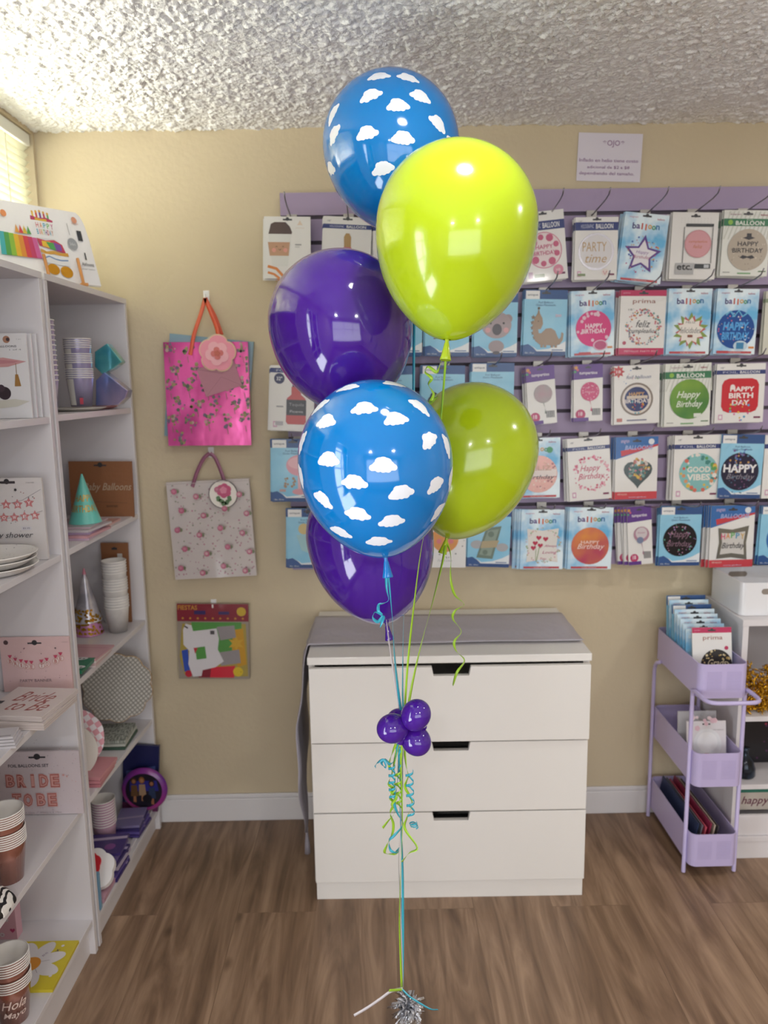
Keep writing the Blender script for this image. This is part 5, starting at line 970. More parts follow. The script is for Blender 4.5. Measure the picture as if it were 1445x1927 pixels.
def d_foilset(c):
    slot(c, 9); slot_ = 0; c.text('FOIL BALLOONS SET', 39, 22, 48, 5, '#4F4A52', bold=.04); c.confetti(50, 55, 4, 60, 150, ['#D9A8AC', '#C9B4BC', '#A8A0AA'], .5, 3)
    RG = mat('#BE6F68', .25, .35)
    for s_, v, u0, st_ in (('BRIDE', 46, 16, 13.3), ('TO', 76, 22, 13.3), ('BE', 76, 51, 13.3)):
        for i, ch in enumerate(s_): c.text(ch, u0+i*st_, v, 11.6, 22, '#D99A94', bold=.2); c.lay += 1; c.text(ch, u0+i*st_, v, 10.4, 20, '', bold=.12, m=RG); c.text(ch, u0+i*st_, v, 9, 17, '#DFA9A2', bold=0)
    c.star(80, 37, 2, '#E0A8A4', 5); c.star(84, 39, 1.6, '#E0A8A4', 5); c.text('16in. x 1.15m  /  40cm x 1.15m', 46, 96, 56, 2.2, '#8A8088')
stand('balloon_set_pack', 'pale pack reading FOIL BALLOONS SET with rose gold BRIDE TO BE letters', 'packet', 158, 1531, 1413, .215, .4335, d_foilset, base='#DCCFD4', t=.006)
# rose gold cups
RGM = noise_mix('rose_gold_foil', '#8A4E40', '#D89A88', 9, .3, .7, .22, .6, (1, 1, .5), .4, .15); CRM = mat('#E7E2DC', .4); RIM = mat('#F0EDE9', .35)
cp = cup_proto('paper_cup', 'x', .0415, .030, .092, RGM, RIM, CRM)
cpos = at_z(23, 1652, .436)
HT = lambda z: z
lab = lambda base, n: (lambda i: base)
def cuplab(where, n): return lambda i: ('topmost rose gold paper cup of the stack '+where if i == n-1 else ('lowest rose gold paper cup of the stack '+where if i == 0 else 'rose gold paper cup nested inside the stack '+where))
stack(cp, cpos.x-.008, cpos.y+.004, .4335, 13, lambda i: i*.0052+(.012 if i >= 7 else 0), cuplab('before the foil letter pack', 13), 'rose gold cups below the napkins')
def deco_may(g, r0, r1, h_):
    for s_, v0, v1 in (('Hola', .5, .75), ('Mayo', .2, .42)):
        vs, fs = glyphs(s_, .01, .35); out = []
        for x, z in vs:
            zz = (v0+(z+.5)*(v1-v0))*h_; r = r0+(r1-r0)*zz/h_+.0003; a = -1.25+x*1.5; out.append((r*math.cos(a), r*math.sin(a), zz))
        g.add(out, fs, mat('#EED9D0', .35))
cp2 = cup_proto('paper_cup', 'x', .0415, .030, .092, RGM, RIM, CRM, deco=deco_may)
cpos = at_z(27, 1921, .1045)
stack(cp2, cpos.x-.004, cpos.y+.012, .1045, 11, lambda i: i*.0059+(.012 if i >= 5 else 0), lambda i: ('topmost' if i == 10 else 'lowest' if i == 0 else 'nested')+' rose gold paper cup with white script beside the daisy napkins', 'rose gold script cups on the bottom shelf')
# zebra pouch, hearts bag, daisy napkins, watermelon napkins
ZB = bpy.data.materials.new('zebra_print'); ZB.use_nodes = True; nt = ZB.node_tree; wv_ = nt.nodes.new('ShaderNodeTexWave'); wv_.inputs['Scale'].default_value = 22; wv_.inputs['Distortion'].default_value = 9; wv_.inputs['Detail Scale'].default_value = 1.4
tc = nt.nodes.new('ShaderNodeTexCoord'); cr = nt.nodes.new('ShaderNodeValToRGB'); cr.color_ramp.interpolation = 'CONSTANT'; cr.color_ramp.elements[0].color = hexc('#16151A'); cr.color_ramp.elements[1].color = hexc('#E6E2DE'); cr.color_ramp.elements[1].position = .5
nt.links.new(tc.outputs['Object'], wv_.inputs[0]); nt.links.new(wv_.outputs[0], cr.inputs[0]); nt.links.new(cr.outputs[0], nt.nodes['Principled BSDF'].inputs[0]); nt.nodes['Principled BSDF'].inputs['Roughness'].default_value = .35
p = at_z(30, 1700, .434); g = MB(); w_, d_, h_ = .16, .085, .040; vs = []; N1 = 16
for j in range(7):
    t = j/6; s_ = 1-.35*t*t; zz = h_*t
    for i in range(N1): a = 2*math.pi*i/N1; cx_, cy_ = math.cos(a), math.sin(a); e1 = lambda q: math.copysign(abs(q)**.45, q); vs.append((p.x-w_*.5+e1(cx_)*w_*.5*s_, p.y-d_*.2+e1(cy_)*d_*.5*s_, .4345+zz))
g.add(vs, [(j*N1+i, j*N1+(i+1) % N1, (j+1)*N1+(i+1) % N1, (j+1)*N1+i) for j in range(6) for i in range(N1)]+[tuple(range(N1)), tuple(range(6*N1, 7*N1))], ZB, False)
g.build('zebra_pouch', label='black and white zebra striped pack lying in front of the upper cup stack', cat='packet')
def d_hearts(c):
    for u, v in ((20, 20), (72, 42), (34, 72), (84, 84), (60, 10)): c.heart(u, v, 11, '#B8386E')
    for u, v in ((50, 30), (86, 18), (18, 50), (64, 64), (44, 90)):
        for k in range(7): c.disc(u+7*math.cos(k*.9), v+7*math.sin(k*.9)*c.w/c.h, 3.2, '#E6E2E6', 8)
        c.disc(u, v, 3, '#3A3A40', 8); c.disc(u, v, 2.2, '#D8C0C8', 8)
p = at_z(33, 1765, .1045)
stand('treat_bag', 'pink bag printed with hearts and daisies at the back of the bottom shelf', 'bag', 33, 1768, 1660, .065, .1045, d_hearts, base='#E3AEBF', t=.03)
def d_daisy(c):
    for k in range(8):
        a = k*.785+.35; cx_, cy_ = 46+27*math.cos(a), 50+27*math.sin(a)*c.w/c.h; pts = []
        for i in range(20): t = i*.314; u, v = 23*math.cos(t), 12*math.sin(t); pts.append((cx_+u*math.cos(a)-v*math.sin(a), cy_+(u*math.sin(a)+v*math.cos(a))*c.w/c.h))
        c.poly(pts, '#EFEAEC')
    c.disc(46, 50, 15, '#E79A2A'); c.disc(80, 12, 2.5, '#EFEAEC', 8); c.disc(86, 74, 2.5, '#EFEAEC', 8); c.disc(60, 92, 2, '#EFEAEC', 8); c.text('x', 76, 22, 8, 5, '#6A5A60', shear=.4); c.line([(60, 45), (72, 42)], .6, '#8A8088'); c.line([(58, 60), (64, 68)], .6, '#8A8088'); c.text('$3.95', 60, 30, 9, 4, '#8A6A9A', rot=1)
flat('napkin_pack', 'yellow napkin pack with a big white daisy lying on the bottom shelf', 'napkins', (99, 1862), .1045, .008, '#E3CF2E', d_daisy, rz=-.0, size=(.165, .165))
flat('napkin_pack', 'napkin pack with a red and green watermelon print at the lower left corner', 'napkins', (20, 1978), .1045, .010, '#F0EEE8', lambda c: (c.disc(60, 40, 26, '#4A9A4A'), c.disc(60, 40, 22, '#E8E8D0'), c.disc(60, 40, 19, '#D83A4A')), rz=.2, size=(.12, .06))
# ---------------------------------------------------------------- far unit, upper compartment
def at_s(px, py, z): p = at_z(px, py, z); return p
HOLO = noise_mix('holographic_foil', '#6A7FB8', '#B8A8CC', 14, .35, .65, .15, .6, (1, 1, .6), .5, .2); HOLT = noise_mix('holographic_teal', '#1E8AA8', '#7FD8D0', 10, .3, .7, .12, .6, (1, 1, 1), .5, .2)
def place_px(px, py, Y): return at_y(px, py, Y)
LIL = mat('#A9A2C8', .25, .3, .3)
def d_lab(g, r0, r1, h_):
    vs = []; 
    for i, a in enumerate((-2.6, -2.45, -2.3, -2.15, -2.0, -1.85)):
        for t in (.05, .95): r = r0+(r1-r0)*t+.0003; vs.append((r*math.cos(a), r*math.sin(a), t*h_))
    g.add(vs, [(2*i, 2*i+2, 2*i+3, 2*i+1) for i in range(5)], mat('#D8D4CE', .5))
    vs = []
    for a in (-1.5, -1.35, -1.2):
        for t in (.08, .3): r = r0+(r1-r0)*t+.0004; vs.append((r*math.cos(a), r*math.sin(a), t*h_))
    g.add(vs, [(0, 2, 3, 1), (2, 4, 5, 3)], mat('#B8324A', .5))
cp3 = cup_proto('paper_cup', 'x', .037, .029, .082, LIL, RIM, CRM, deco=d_lab)
Y1 = 2.27; b = at_y(150, 762, Y1); Z1 = 1.4555
def pos3(i):                                                      # three nested groups, one on top of the other
    return i*.0060+(.012 if i >= 5 else 0)+(.012 if i >= 10 else 0)
stack(cp3, b.x+.006, Y1, Z1+.012, 15, pos3, lambda i: ('topmost' if i == 14 else 'lowest' if i == 0 else 'nested')+' lilac foil paper cup in the short stack on the topmost shelf', 'lilac foil cups')
cp4 = cup_proto('paper_cup', 'x', .037, .029, .085, noise_mix('lilac_print', '#8A84A8', '#C8C2D0', 20, .4, .6, .35), RIM, CRM)
b4 = at_y(110, 765, 2.02)
stack(cp4, b4.x-.034, 2.02, Z1+.0005, 13, .0125, lambda i: ('topmost' if i == 12 else 'lowest' if i == 0 else 'nested')+' white rimmed paper cup in the tall stack half hidden by the upright', 'cups behind the shelf upright')
g = MB(); q = b; g.lathe([(.0005, .001), (.062, .001), (.082, .008), (.084, .0095), (.08, .0095), (.06, .004), (.0005, .004)], mat('#D9D2C8', .5), 40, T(b.x-.004, 2.25, Z1), cap=False); g.build('paper_plate', label='cream paper plate under the lilac foil cups', cat='plate')
g = MB(); g.lathe([(.0005, .0), (.05, 0), (.066, .007), (.0665, .0085), (.05, .003), (.0005, .003)], mat('#C98A8C', .4), 40, T(b.x-.002, 2.4, Z1+.001), cap=False); g.build('paper_plate', label='dusty pink paper plate behind the lilac foil cups', cat='plate')
# holographic treat boxes
def gem(name, label, pts_px, Y, m, t=.03):
    P_ = [at_y(x, y, Y) for x, y in pts_px]; g = MB(); g.prism([(p.x, p.z) for p in P_], t, m, T(0, Y, 0)); return g.build(name, label=label, cat='treat box', group='holographic treat boxes', bevel=.002)
gem('treat_box', 'lower holographic box with blue green sheen at the back of the topmost shelf', [(180, 716), (196, 700), (214, 714), (240, 735), (236, 748), (222, 762), (180, 764)], 2.33, HOLO, .05)
gem('treat_box', 'upper holographic teal box tilted above the other shiny box', [(178, 662), (201, 646), (229, 681), (212, 694), (192, 704), (178, 690)], 2.35, HOLT, .04)
# ---------------------------------------------------------------- second compartment
KR = mat('#8A5A38', .6, 0, 0, .1, 80, .08, 20, name='kraft_card')
M, w_, h_ = card_matrix(at_y(136, 868, 2.44), at_y(255, 868, 2.44), at_y(135, 973, 2.44)); c = Card(w_, h_, .008, bm=KR); slot(c, 7); c.text('Baby Balloons', 60, 47, 76, 17, '#C9B49A', shear=.35); c.text('BANNER', 66, 80, 18, 4, '#5A3A26', bold=.04); c.line([(40, 72), (90, 74)], .5, '#6A4A34')
o = c.build('banner_pack', M=M, label='brown kraft banner pack with pale script behind the teal party hat', cat='packet'); o.location.z = 1.1155
TEA2 = mat('#66BDB0', .3, 0, .3); GLD = mat('#C9A24A', .3, .5)
b = at_y(161, 985, 2.17); bz = 1.1155+.030
def deco_teal(g, r, h_):
    cone_text(g, 'HAPPY', r, h_, .062, .080, 2.4, GLD, -1.2); cone_text(g, 'BIRTHDAY', r, h_, .033, .052, 2.5, GLD, -1.2)
hat('party_hat', 'teal cone party hat with gold HAPPY BIRTHDAY letters', (b.x, 2.17, bz), .045, .137, TEA2, deco_teal)
# napkins beneath the hat
cols = ['#D8B8D0', '#E0A8B0', '#B8A0C0', '#D8D0D4', '#C8B0B8']
for i in range(5):
    c = Card(.13-.004*i, .15, .0055, cols[i]); c.disc(60, 50, 22, ['#C87A9A', '#E8C8A8', '#8A6A9A', '#D89AA8', '#A8C8B8'][i]); M = T(-.785-.122+.002*i, 2.05+.01*i, 1.1155+.006*i+.0055) @ RZ(.06*(-1)**i-.03) @ RX(-H90)
    c.build('napkin_pack', M=M, label=['lilac', 'salmon pink', 'purple grey', 'white', 'dusty rose'][i]+' napkin pack in the pile under the teal party hat', cat='napkins', group='napkins under the teal hat')
c = Card(.09, .10, .006, '#E0B0A8'); c.build('napkin_pack', M=T(-.885, 2.27, 1.1215) @ RX(-H90), label='peach napkin pack lying to the right of the teal party hat', cat='napkins')
# ---------------------------------------------------------------- third compartment
Zc = .763
M, w_, h_ = card_matrix(at_y(197, 1013, 2.465), at_y(248, 1013, 2.465), at_y(197, 1162, 2.465)); c = Card(w_, h_, .008, bm=KR); slot(c, 7); c.rect(60, 13, 78, 20, '#D8D4D0'); c.rect(0, 55, 88, 100, '#D8D6D4'); o = c.build('banner_pack', M=M, label='small brown kraft pack with a price sticker behind the white cup tower', cat='packet'); o.location.z = .7605
MRB = noise_mix('marbled_paper', '#C9C6C4', '#E6E3E1', 14, .35, .6, .45)
cp5 = cup_proto('paper_cup', 'x', .0365, .028, .080, MRB, RIM, CRM)
b = at_y(222, 1172, 2.37)
stack(cp5, b.x, 2.37, .7615, 15, lambda i: i*.0088+.012*(i//5), lambda i: ('topmost' if i == 14 else 'lowest' if i == 0 else 'nested')+' white marbled paper cup of the tower on the middle shelf', 'white marbled cups')
SVC = noise_mix('silver_pink_foil', '#9A98A2', '#D8D4DC', 18, .35, .65, .25, .35); b = at_y(167, 1188, 2.35)
def deco_sil(g, r, h_):
    for i in range(70):
        a = rn2.uniform(-3.2, .1); t = rn2.uniform(.0, .22); q = r*(1-t)+.001; z = t*h_+.0045; s_ = .004; ca, sa = math.cos(a), math.sin(a)
        g.add([(q*ca-sa*s_, q*sa+ca*s_, z-s_), (q*ca+sa*s_, q*sa-ca*s_, z-s_*.4), (q*ca+sa*s_*.4, q*sa-ca*s_*.4, z+s_), (q*ca-sa*s_, q*sa+ca*s_, z+s_*.6)], [(0, 1, 2, 3)], mat('#D8A92E', .15, .9))
    g.lathe([(r*.24+.0008, h_*.76), (.002, h_+.001)], mat('#D88AA0', .4), 24, cap=False)
rn2 = random.Random(9)
def deco_pk(g, r, h_): deco_sil(g, r, h_)
def hat_stack():
    hat('party_hat', 'silver cone party hat with pink tip and gold flecked brim, upper of two nested', (b.x, 2.35, .7615+.042), .044, .165, SVC, deco_sil)
    hat('party_hat', 'lower nested party hat, pink with a gold flecked brim, under the silver one', (b.x+.001, 2.35, .7615), .0455, .155, mat('#C98AB8', .3, .2), deco_pk)
hat_stack()
for i in range(4):
    c = Card(.14, .12, .005, ['#E6D2D2', '#D8B8B8', '#E8DCD8', '#D9A8B0'][i]); c.line([(5, 20), (95, 24)], 3, '#C98A98'); c.build('napkin_pack', M=T(-.785-.132, 2.03+.006*i, .7625+.0055*i+.009) @ RZ(-.03*i) @ RX(-H90), label=['cream', 'dusty pink', 'off white', 'pink'][i]+' napkin pack in the pile before the silver party hats', cat='napkins', group='napkins before the silver hats')
c = Card(.115, .10, .009, '#1F7A5A')
for u, v in ((50, 40), (84, 72), (20, 82), (70, 8)): c.disc(u, v, 15, '#EDEBEA', ry=10); c.disc(u-4, v-1, 3.4, '#1E1E22', 6); c.disc(u+6, v+2, 3, '#1E1E22', 6)
c.build('napkin_pack', M=T(-.787-.110, 1.945, .7895) @ RX(-H90) , label='green napkin pack printed with black and white footballs', cat='napkins')
# ---------------------------------------------------------------- fourth compartment
def scallop(n_, R_, k): return [(R_*(1+k*abs(math.sin(n_*a/2)))*math.cos(a), R_*(1+k*abs(math.sin(n_*a/2)))*math.sin(a)) for a in [2*math.pi*i/120 for i in range(120)]]
PLAID = bpy.data.materials.new('grey_check'); PLAID.use_nodes = True; nt = PLAID.node_tree; b_ = nt.nodes['Principled BSDF']; b_.inputs['Roughness'].default_value = .5
tc = nt.nodes.new('ShaderNodeTexCoord'); mp = nt.nodes.new('ShaderNodeMapping'); mp.inputs['Rotation'].default_value = (0, .6, .0); br = nt.nodes.new('ShaderNodeTexVoronoi'); br.inputs['Scale'].default_value = 95; br.inputs['Randomness'].default_value = 0
nt.links.new(tc.outputs['Object'], mp.inputs[0]); nt.links.new(mp.outputs[0], br.inputs['Vector']); cr = nt.nodes.new('ShaderNodeValToRGB'); cr.color_ramp.elements[0].color = hexc('#B4AFA6'); cr.color_ramp.elements[0].position = .3; cr.color_ramp.elements[1].color = hexc('#7A7670'); cr.color_ramp.elements[1].position = .42
nt.links.new(br.outputs['Distance'], cr.inputs[0]); nt.links.new(cr.outputs[0], b_.inputs[0])
pl = at_y(226, 1290, 2.36); ang = -.12
e = empty('paper_plate', (pl.x-.0, 2.36, .415), 'large grey spotted plate with a scalloped gold edge, propped upright on the fourth shelf', 'plate')
ct = Vector((pl.x-.008, 2.36, pl.z-.008)); g = MB(); ol = scallop(10, .099, .09); g.prism([(x, z) for x, z in ol], .004, PLAID)
o = g.build('dish', M=I4); o.parent = e; Md = Matrix.Translation(ct) @ RZ(.35) @ RX(-.25) ; o.matrix_parent_inverse = e.matrix_world.inverted(); o.matrix_world = Md
bpy.context.view_layer.update()
e.matrix_world = Matrix.Translation((pl.x, 2.36, .415)); o.matrix_parent_inverse = Matrix.Translation((pl.x, 2.36, .415)).inverted(); o.matrix_basis = Md
g = MB(); lp = ol+[ol[0]]; g.tube([(x, .002, z) for x, z in lp], .0018, mat('#B98A3A', .25, .7), 6); q = g.build('gold_edge', M=I4); q.parent = e; q.matrix_parent_inverse = o.matrix_parent_inverse.copy(); q.matrix_basis = Md
STR = noise_mix('green_grey_stripe', '#6F756C', '#B9BDB4', 60, .4, .6, .5, 0, (3, .15, 1))
for i in range(3):
    c = Card(.125, .13, .008, bm=STR if i == 2 else mat(['#3F5A4C', '#B8BBB2'][i], .5)); c.build('napkin_pack', M=T(-.785-.130, 2.245, .4215+.0095*i+.006) @ RZ(.03*i) @ RX(-H90), label=['dark green', 'grey', 'finely striped grey green'][i]+' napkin pack under the scalloped plate', cat='napkins', group='napkins under the scalloped plate')
CHK = bpy.data.materials.new('pink_check'); CHK.use_nodes = True; nt = CHK.node_tree; ck = nt.nodes.new('ShaderNodeTexChecker'); ck.inputs['Scale'].default_value = 62; ck.inputs[1].default_value = hexc('#D99CA8'); ck.inputs[2].default_value = hexc('#E6DFE4'); tc = nt.nodes.new('ShaderNodeTexCoord'); mp = nt.nodes.new('ShaderNodeMapping'); mp.inputs['Rotation'].default_value = (0, .5, 0); mp.inputs['Location'].default_value = (.3, .003, .3); nt.links.new(tc.outputs['Object'], mp.inputs[0]); nt.links.new(mp.outputs[0], ck.inputs[0]); nt.links.new(ck.outputs[0], nt.nodes['Principled BSDF'].inputs[0])
def upright_disc(name, label, px, py, Y, R_, m, tilt, yaw, n_=0, k=0, t=.004, cat='plate'):
    c0 = at_y(px, py, Y); c0.z = max(c0.z, .436+R_); g = MB(); g.prism(scallop(n_, R_, k), t, m); o = g.build(name, M=Matrix.Translation(c0) @ RZ(yaw) @ RX(-tilt), label=label, cat=cat); return o
upright_disc('paper_plate', 'pink and white checked plate leaning against the near side of the fourth shelf', 137, 1392, 2.10, .085, CHK, .25, .2, 8, .02)
upright_disc('paper_plate', 'plain cream plate in front of the pink checked plate', 132, 1456, 2.04, .079, mat('#DDD6CE', .5), .15, .15)
for i in range(3):
    c = Card(.11, .12, .009, ['#C9808A', '#D88E98', '#D9949C'][i]); c.build('napkin_pack', M=T(-.787-.102, 2.0+.004*i, .430+.0105*i+.009) @ RZ(-.04*i) @ RX(-H90), label=['lowest', 'middle', 'topmost'][i]+' plain pink napkin pack in front of the checked plate', cat='napkins', group='plain pink napkins')
# ---------------------------------------------------------------- bottom compartment
c0 = at_y(271, 1487, 2.44); MAG = noise_mix('purple_magenta_rim', '#4A2A8A', '#B8388A', 4, .35, .65, .3); 
e = empty('picture_plate', (c0.x, 2.44, .088), 'round picture plate with a purple and magenta rim, upright on the bottom shelf', 'plate')
g = MB(); R_ = .077; g.prism([(R_*.85*math.cos(i*.2618), R_*.85*math.sin(i*.2618)) for i in range(24)], .004, DK, T(0, .001, 0)); g.lathe([(R_*.80, 0), (R_*.9, -.006), (R_, -.010), (R_*1.01, -.008), (R_, -.004), (R_*.9, .001), (R_*.8, .004)], MAG, 44, T(0, 0, 0) @ RX(H90), cap=False); r_ = g.build('rim', M=I4); r_.parent = e; r_.location = (0, 0, c0.z-.088)
c = Card(.124, .124, .002, '#16121A'); c.v = []; c.f = []; c.mi = []; c.sm = []; c.mats = []; c.disc(50, 50, 49, '#1C1626', 40); c.poly([(14, 22), (86, 22), (90, 52), (12, 52)], '#2A2A8A')
for u, v, hc, sc_ in ((24, 22, '#A8704A', '#4A2E22'), (46, 20, '#B07A52', '#8A5A2A'), (72, 30, '#A0684A', '#2A1A1A')):
    c.disc(u, v, 8, sc_, 14, ry=10); c.disc(u, v+1, 5, hc, 12, ry=6); c.poly([(u-8, v+12), (u+8, v+12), (u+10, v+44), (u-10, v+44)], ['#6A4A2A', '#A88A6A', '#2A3A5A'][int(u > 30)+int(u > 60)]); c.poly([(u-3, v+44), (u+4, v+44), (u+4, v+62), (u-4, v+60)], hc)
c.disc(58, 74, 13, '#0E0C12', 16); q = c.build('picture', M=I4); q.parent = e; q.location = (-.062, -.0015, c0.z-.088-.062)
M, w_, h_ = card_matrix(at_y(234, 1402, 2.475), at_y(302, 1406, 2.475), at_y(230, 1525, 2.475)); c = Card(w_, h_, .012, '#1E2258'); c.poly([(10, 40), (90, 30), (95, 85), (8, 90)], '#5A6AA8'); c.disc(40, 55, 14, '#B8485A'); c.disc(60, 45, 13, '#C8D0E0'); c.disc(76, 62, 11, '#2F6A8A'); c.rect(0, 88, 100, 100, '#6A2A5A'); o = c.build('costume_pack', M=M, label='dark blue pack with colourful figures behind the round picture plate', cat='packet'); o.location.z = .088
cp6 = cup_proto('paper_cup', 'x', .036, .028, .080, mat('#C8A0B8', .4), RIM, CRM)
b = at_y(196, 1530, 2.27); stack(cp6, b.x-.002, 2.27, .087, 10, .0088, lambda i: ('topmost' if i == 9 else 'lowest' if i == 0 else 'nested')+' white rimmed pink paper cup on the bottom shelf beside the round plate', 'pink cups on the bottom shelf')
rn = random.Random(4)
for i in range(7):
    c = Card(.135, .105, .0085, ['#3A2E78', '#6A5AA0', '#4A3A88', '#C8BCD0', '#3E3270', '#7A6AA8', '#4A3A80'][i]); c.line([(0, 30), (100, 20)], 10, ['#C9B8D8', '#3A2E68'][i % 2]); c.disc(70, 66, 12, ['#8A4A9A', '#5A6AB8'][i % 2])
    c.build('napkin_pack', M=T(-.783-.135-.004*(i % 3), 2.085+.005*i, .0875+.0095*i+.0075) @ RZ(rn.uniform(-.08, .08)) @ RX(-H90), label=['lowest', 'second lowest', 'third lowest', 'middle', 'third topmost', 'second topmost', 'topmost'][i]+' purple napkin pack in the front pile on the bottom shelf', cat='napkins', group='purple napkins in the front pile')
for i in range(4):
    c = Card(.085, .11, .0085, ['#4A3A88', '#6A5AA8', '#3A2E70', '#8A80B0'][i]); c.line([(0, 60), (100, 50)], 12, '#B8A8C8'); c.build('napkin_pack', M=T(-.872, 2.312, .0865+.0095*i+.0085) @ RZ(.05*i-.08) @ RX(-H90), label=['lowest', 'second', 'third', 'topmost'][i]+' violet napkin pack in the rear pile near the round plate', cat='napkins', group='violet napkins in the rear pile')
c = Card(.10, .10, .012, '#D8A8B8'); c.disc(80, 30, 12, '#C84A7A'); c.build('napkin_pack', M=T(-.889, 1.985, .1005) @ RX(-H90), label='pink napkin pack under the red and white cushion', cat='napkins')
g = MB(); pts = scallop(6, .056, .12); g.prism(pts, .02, mat('#E8E4E4', .6)); g.prism([(x*.55-.012, z*.6+.012) for x, z in pts], .004, mat('#C8202E', .5), T(0, -.0045, 0)); g.prism([(x*.3-.012, z*.3-.010) for x, z in pts], .002, mat('#1E1A1E', .5), T(0, -.0068, 0)); g.build('soft_cushion', M=T(-.836, 2.022, .140) @ RX(-.9) @ T(0, 0, .022), label='small white cushion with a red patch and black outline on the bottom shelf', cat='cushion', bevel=.004)
c = Card(.03, .11, .012, '#7FB0D0'); c.build('card_pack', M=T(-.818, 1.955, .0885), label='slim pale blue pack standing against the near side of the bottom shelf', cat='packet')
# ================================================================ TROLLEY
TV = mat('#BDB1DA', .38, 0, .15, 0, 60, 0, 3, name='lilac_powder_coat'); TVD = mat('#9C90BC', .5); TX0, TX1, TYF, TYB = .938, 1.084, 2.165, 2.525
tr = empty('utility_trolley', ((TX0+TX1)/2, (TYF+TYB)/2, 0), 'slim lilac three tier metal trolley between the chest and the white cabinet', 'trolley'); tb = tr.location
def tch(g, n, par=None, bev=0): o = g.build(n, M=I4, bevel=bev); o.parent = par or tr; o.location = o.location-Vector(tb) if par is None else Vector((0, 0, 0)); return o
def rrect(x0, x1, y0, y1, r, n=6):
    pts = []
    for cx_, cy_, a0 in ((x1-r, y1-r, 0), (x0+r, y1-r, H90), (x0+r, y0+r, 2*H90), (x1-r, y0+r, 3*H90)):
        for i in range(n+1): a = a0+H90*i/n; pts.append((cx_+r*math.cos(a), cy_+r*math.sin(a)))
    return pts
def tub_mesh(x0, x1, y0, y1, z0, z1, r, th, m, g=None):
    g = g or MB(); o_ = rrect(x0, x1, y0, y1, r); i_ = rrect(x0+th, x1-th, y0+th, y1-th, r-th*.5); n = len(o_)
    vs = [(x, y, z0) for x, y in o_]+[(x, y, z1) for x, y in o_]+[(x, y, z1) for x, y in i_]+[(x, y, z0+th) for x, y in i_]
    fs = [(i+k*n, (i+1) % n+k*n, (i+1) % n+(k+1)*n, i+(k+1)*n) for k in range(3) for i in range(n)]+[tuple(range(n)), tuple(range(3*n, 4*n))]
    g.add(vs, fs, m, False); return g
for z0, z1, nm in ((.585, .690, 'top'), (.303, .410, 'middle'), (.040, .146, 'bottom')):
    g = tub_mesh(TX0, TX1, TYF, TYB, z0, z1, .022, .0025, TV); bk = tch(g, 'basket')
    g = MB()
    for px0, px1 in ((TX0+.022, TX0+.066), (TX1-.066, TX1-.022)):
        for i in range(12):
            for j in range(12): x = px0+(px1-px0)*(i+.5)/12; z = z0+.024+(z1-z0-.046)*(j+.5)/12; s_ = .0009; g.add([(x-s_, TYF-.0004, z-s_), (x+s_, TYF-.0004, z-s_), (x+s_, TYF-.0004, z+s_), (x-s_, TYF-.0004, z+s_)], [(0, 1, 2, 3)], TVD)
    q = g.build('perforation', M=I4); q.parent = bk; q.location = -Vector(tb)+Vector((0, 0, 0)) if False else Vector((0, 0, 0))
RL = .0062; LX = (TX0-.0055, TX1+.0055); LY = (2.195, 2.513)
for x in LX:
    for y, zt in ((LY[0], .590), (LY[1], .560)):
        g = MB(); pts = [(x, y, .004), (x, y, zt-.02)]
        if y == LY[1]: pts += [(x, y-.006, zt), (x, y-.02, zt+.015), (x, y-.05, zt+.028)]
        else: pts += [(x, y, zt+.012)]
        g.tube(pts, RL, TV, 12); tch(g, 'leg')
g = MB(); zt = .604
g.tube(smooth([Vector(p) for p in ((LX[0], LY[0], zt-.02), (LX[0], LY[0]-.01, zt-.004), (LX[0], LY[0]-.03, zt), (LX[0], 2.115, zt), (LX[0]+.012, 2.092, zt), (LX[0]+.04, 2.085, zt), (LX[1]-.04, 2.085, zt), (LX[1]-.012, 2.092, zt), (LX[1], 2.115, zt), (LX[1], LY[0]-.03, zt), (LX[1], LY[0]-.01, zt-.004), (LX[1], LY[0], zt-.02))], 4), RL, TV, 12); tch(g, 'handle')
# goods in the trolley
def leaning(label, y, z, w_, h_, fn, lean, base='#EDEBEA', bm=None, x=TX0+.006, t=.004, group=None, name='balloon_packet', cat='packet', rz=0):
    c = Card(w_, h_, t, base, bm); fn(c); return c.build(name, M=T(x, y, z) @ RZ(rz) @ RX(-lean), label=label, cat=cat, group=group)
ordn = ['front', 'second', 'third', 'fourth', 'fifth', 'sixth', 'seventh', 'rearmost']
for i in range(8):
    hgt = .168+.0085*i; y = 2.275+.024*i
    leaning(ordn[i]+' blue balloon packet standing in the top tray of the trolley', y, .589, .128, hgt, (blueh if i in (5, 7) else lambda c: (slot(c, 6), c.text('anagram', 20, 6, 20, 2.6, '#C97A9A'), c.text('ballons', 82, 6, 16, 2.8, '#B83B63'), c.rect(6, 10, 94, 17, '#CFE4F0'))), .12, bm=SEA if i in (5, 7) else SKY, group='blue packets in the trolley', rz=0, x=TX0+.006+.0004*i)
def d_prima2(c): primah(c); c.disc(60, 62, 40, '#1D1A1C'); c.confetti(60, 62, 16, 38, 40, ['#B89A5A', '#E0D0A8', '#D8C08A'], 3, 4); c.text('Grads', 62, 58, 48, 12, '#D8C8A8', shear=.35, bold=.03); c.disc(86, 34, 5, '#C4285F', 14)
leaning('white and magenta packet with a black and gold circle at the front of the trolley', 2.232, .589, .120, .185, d_prima2, .18, x=TX0+.012)
def d_baby(c): slot(c, 6); c.confetti(40, 12, 2, 40, 14, ['#E8C0CC', '#F0D8DE'], 6, 4); c.disc(52, 44, 36, '#EEECF0', ry=40); c.disc(52, 40, 26, '#F8F6F8', ry=26); c.disc(50, 74, 24, '#D8A8A0', ry=18); c.disc(60, 74, 12, '#E8C4BC'); c.disc(34, 80, 8, '#8A6A5A'); c.text('mis zapatos', 80, 17, 26, 3, '#9A98A0')
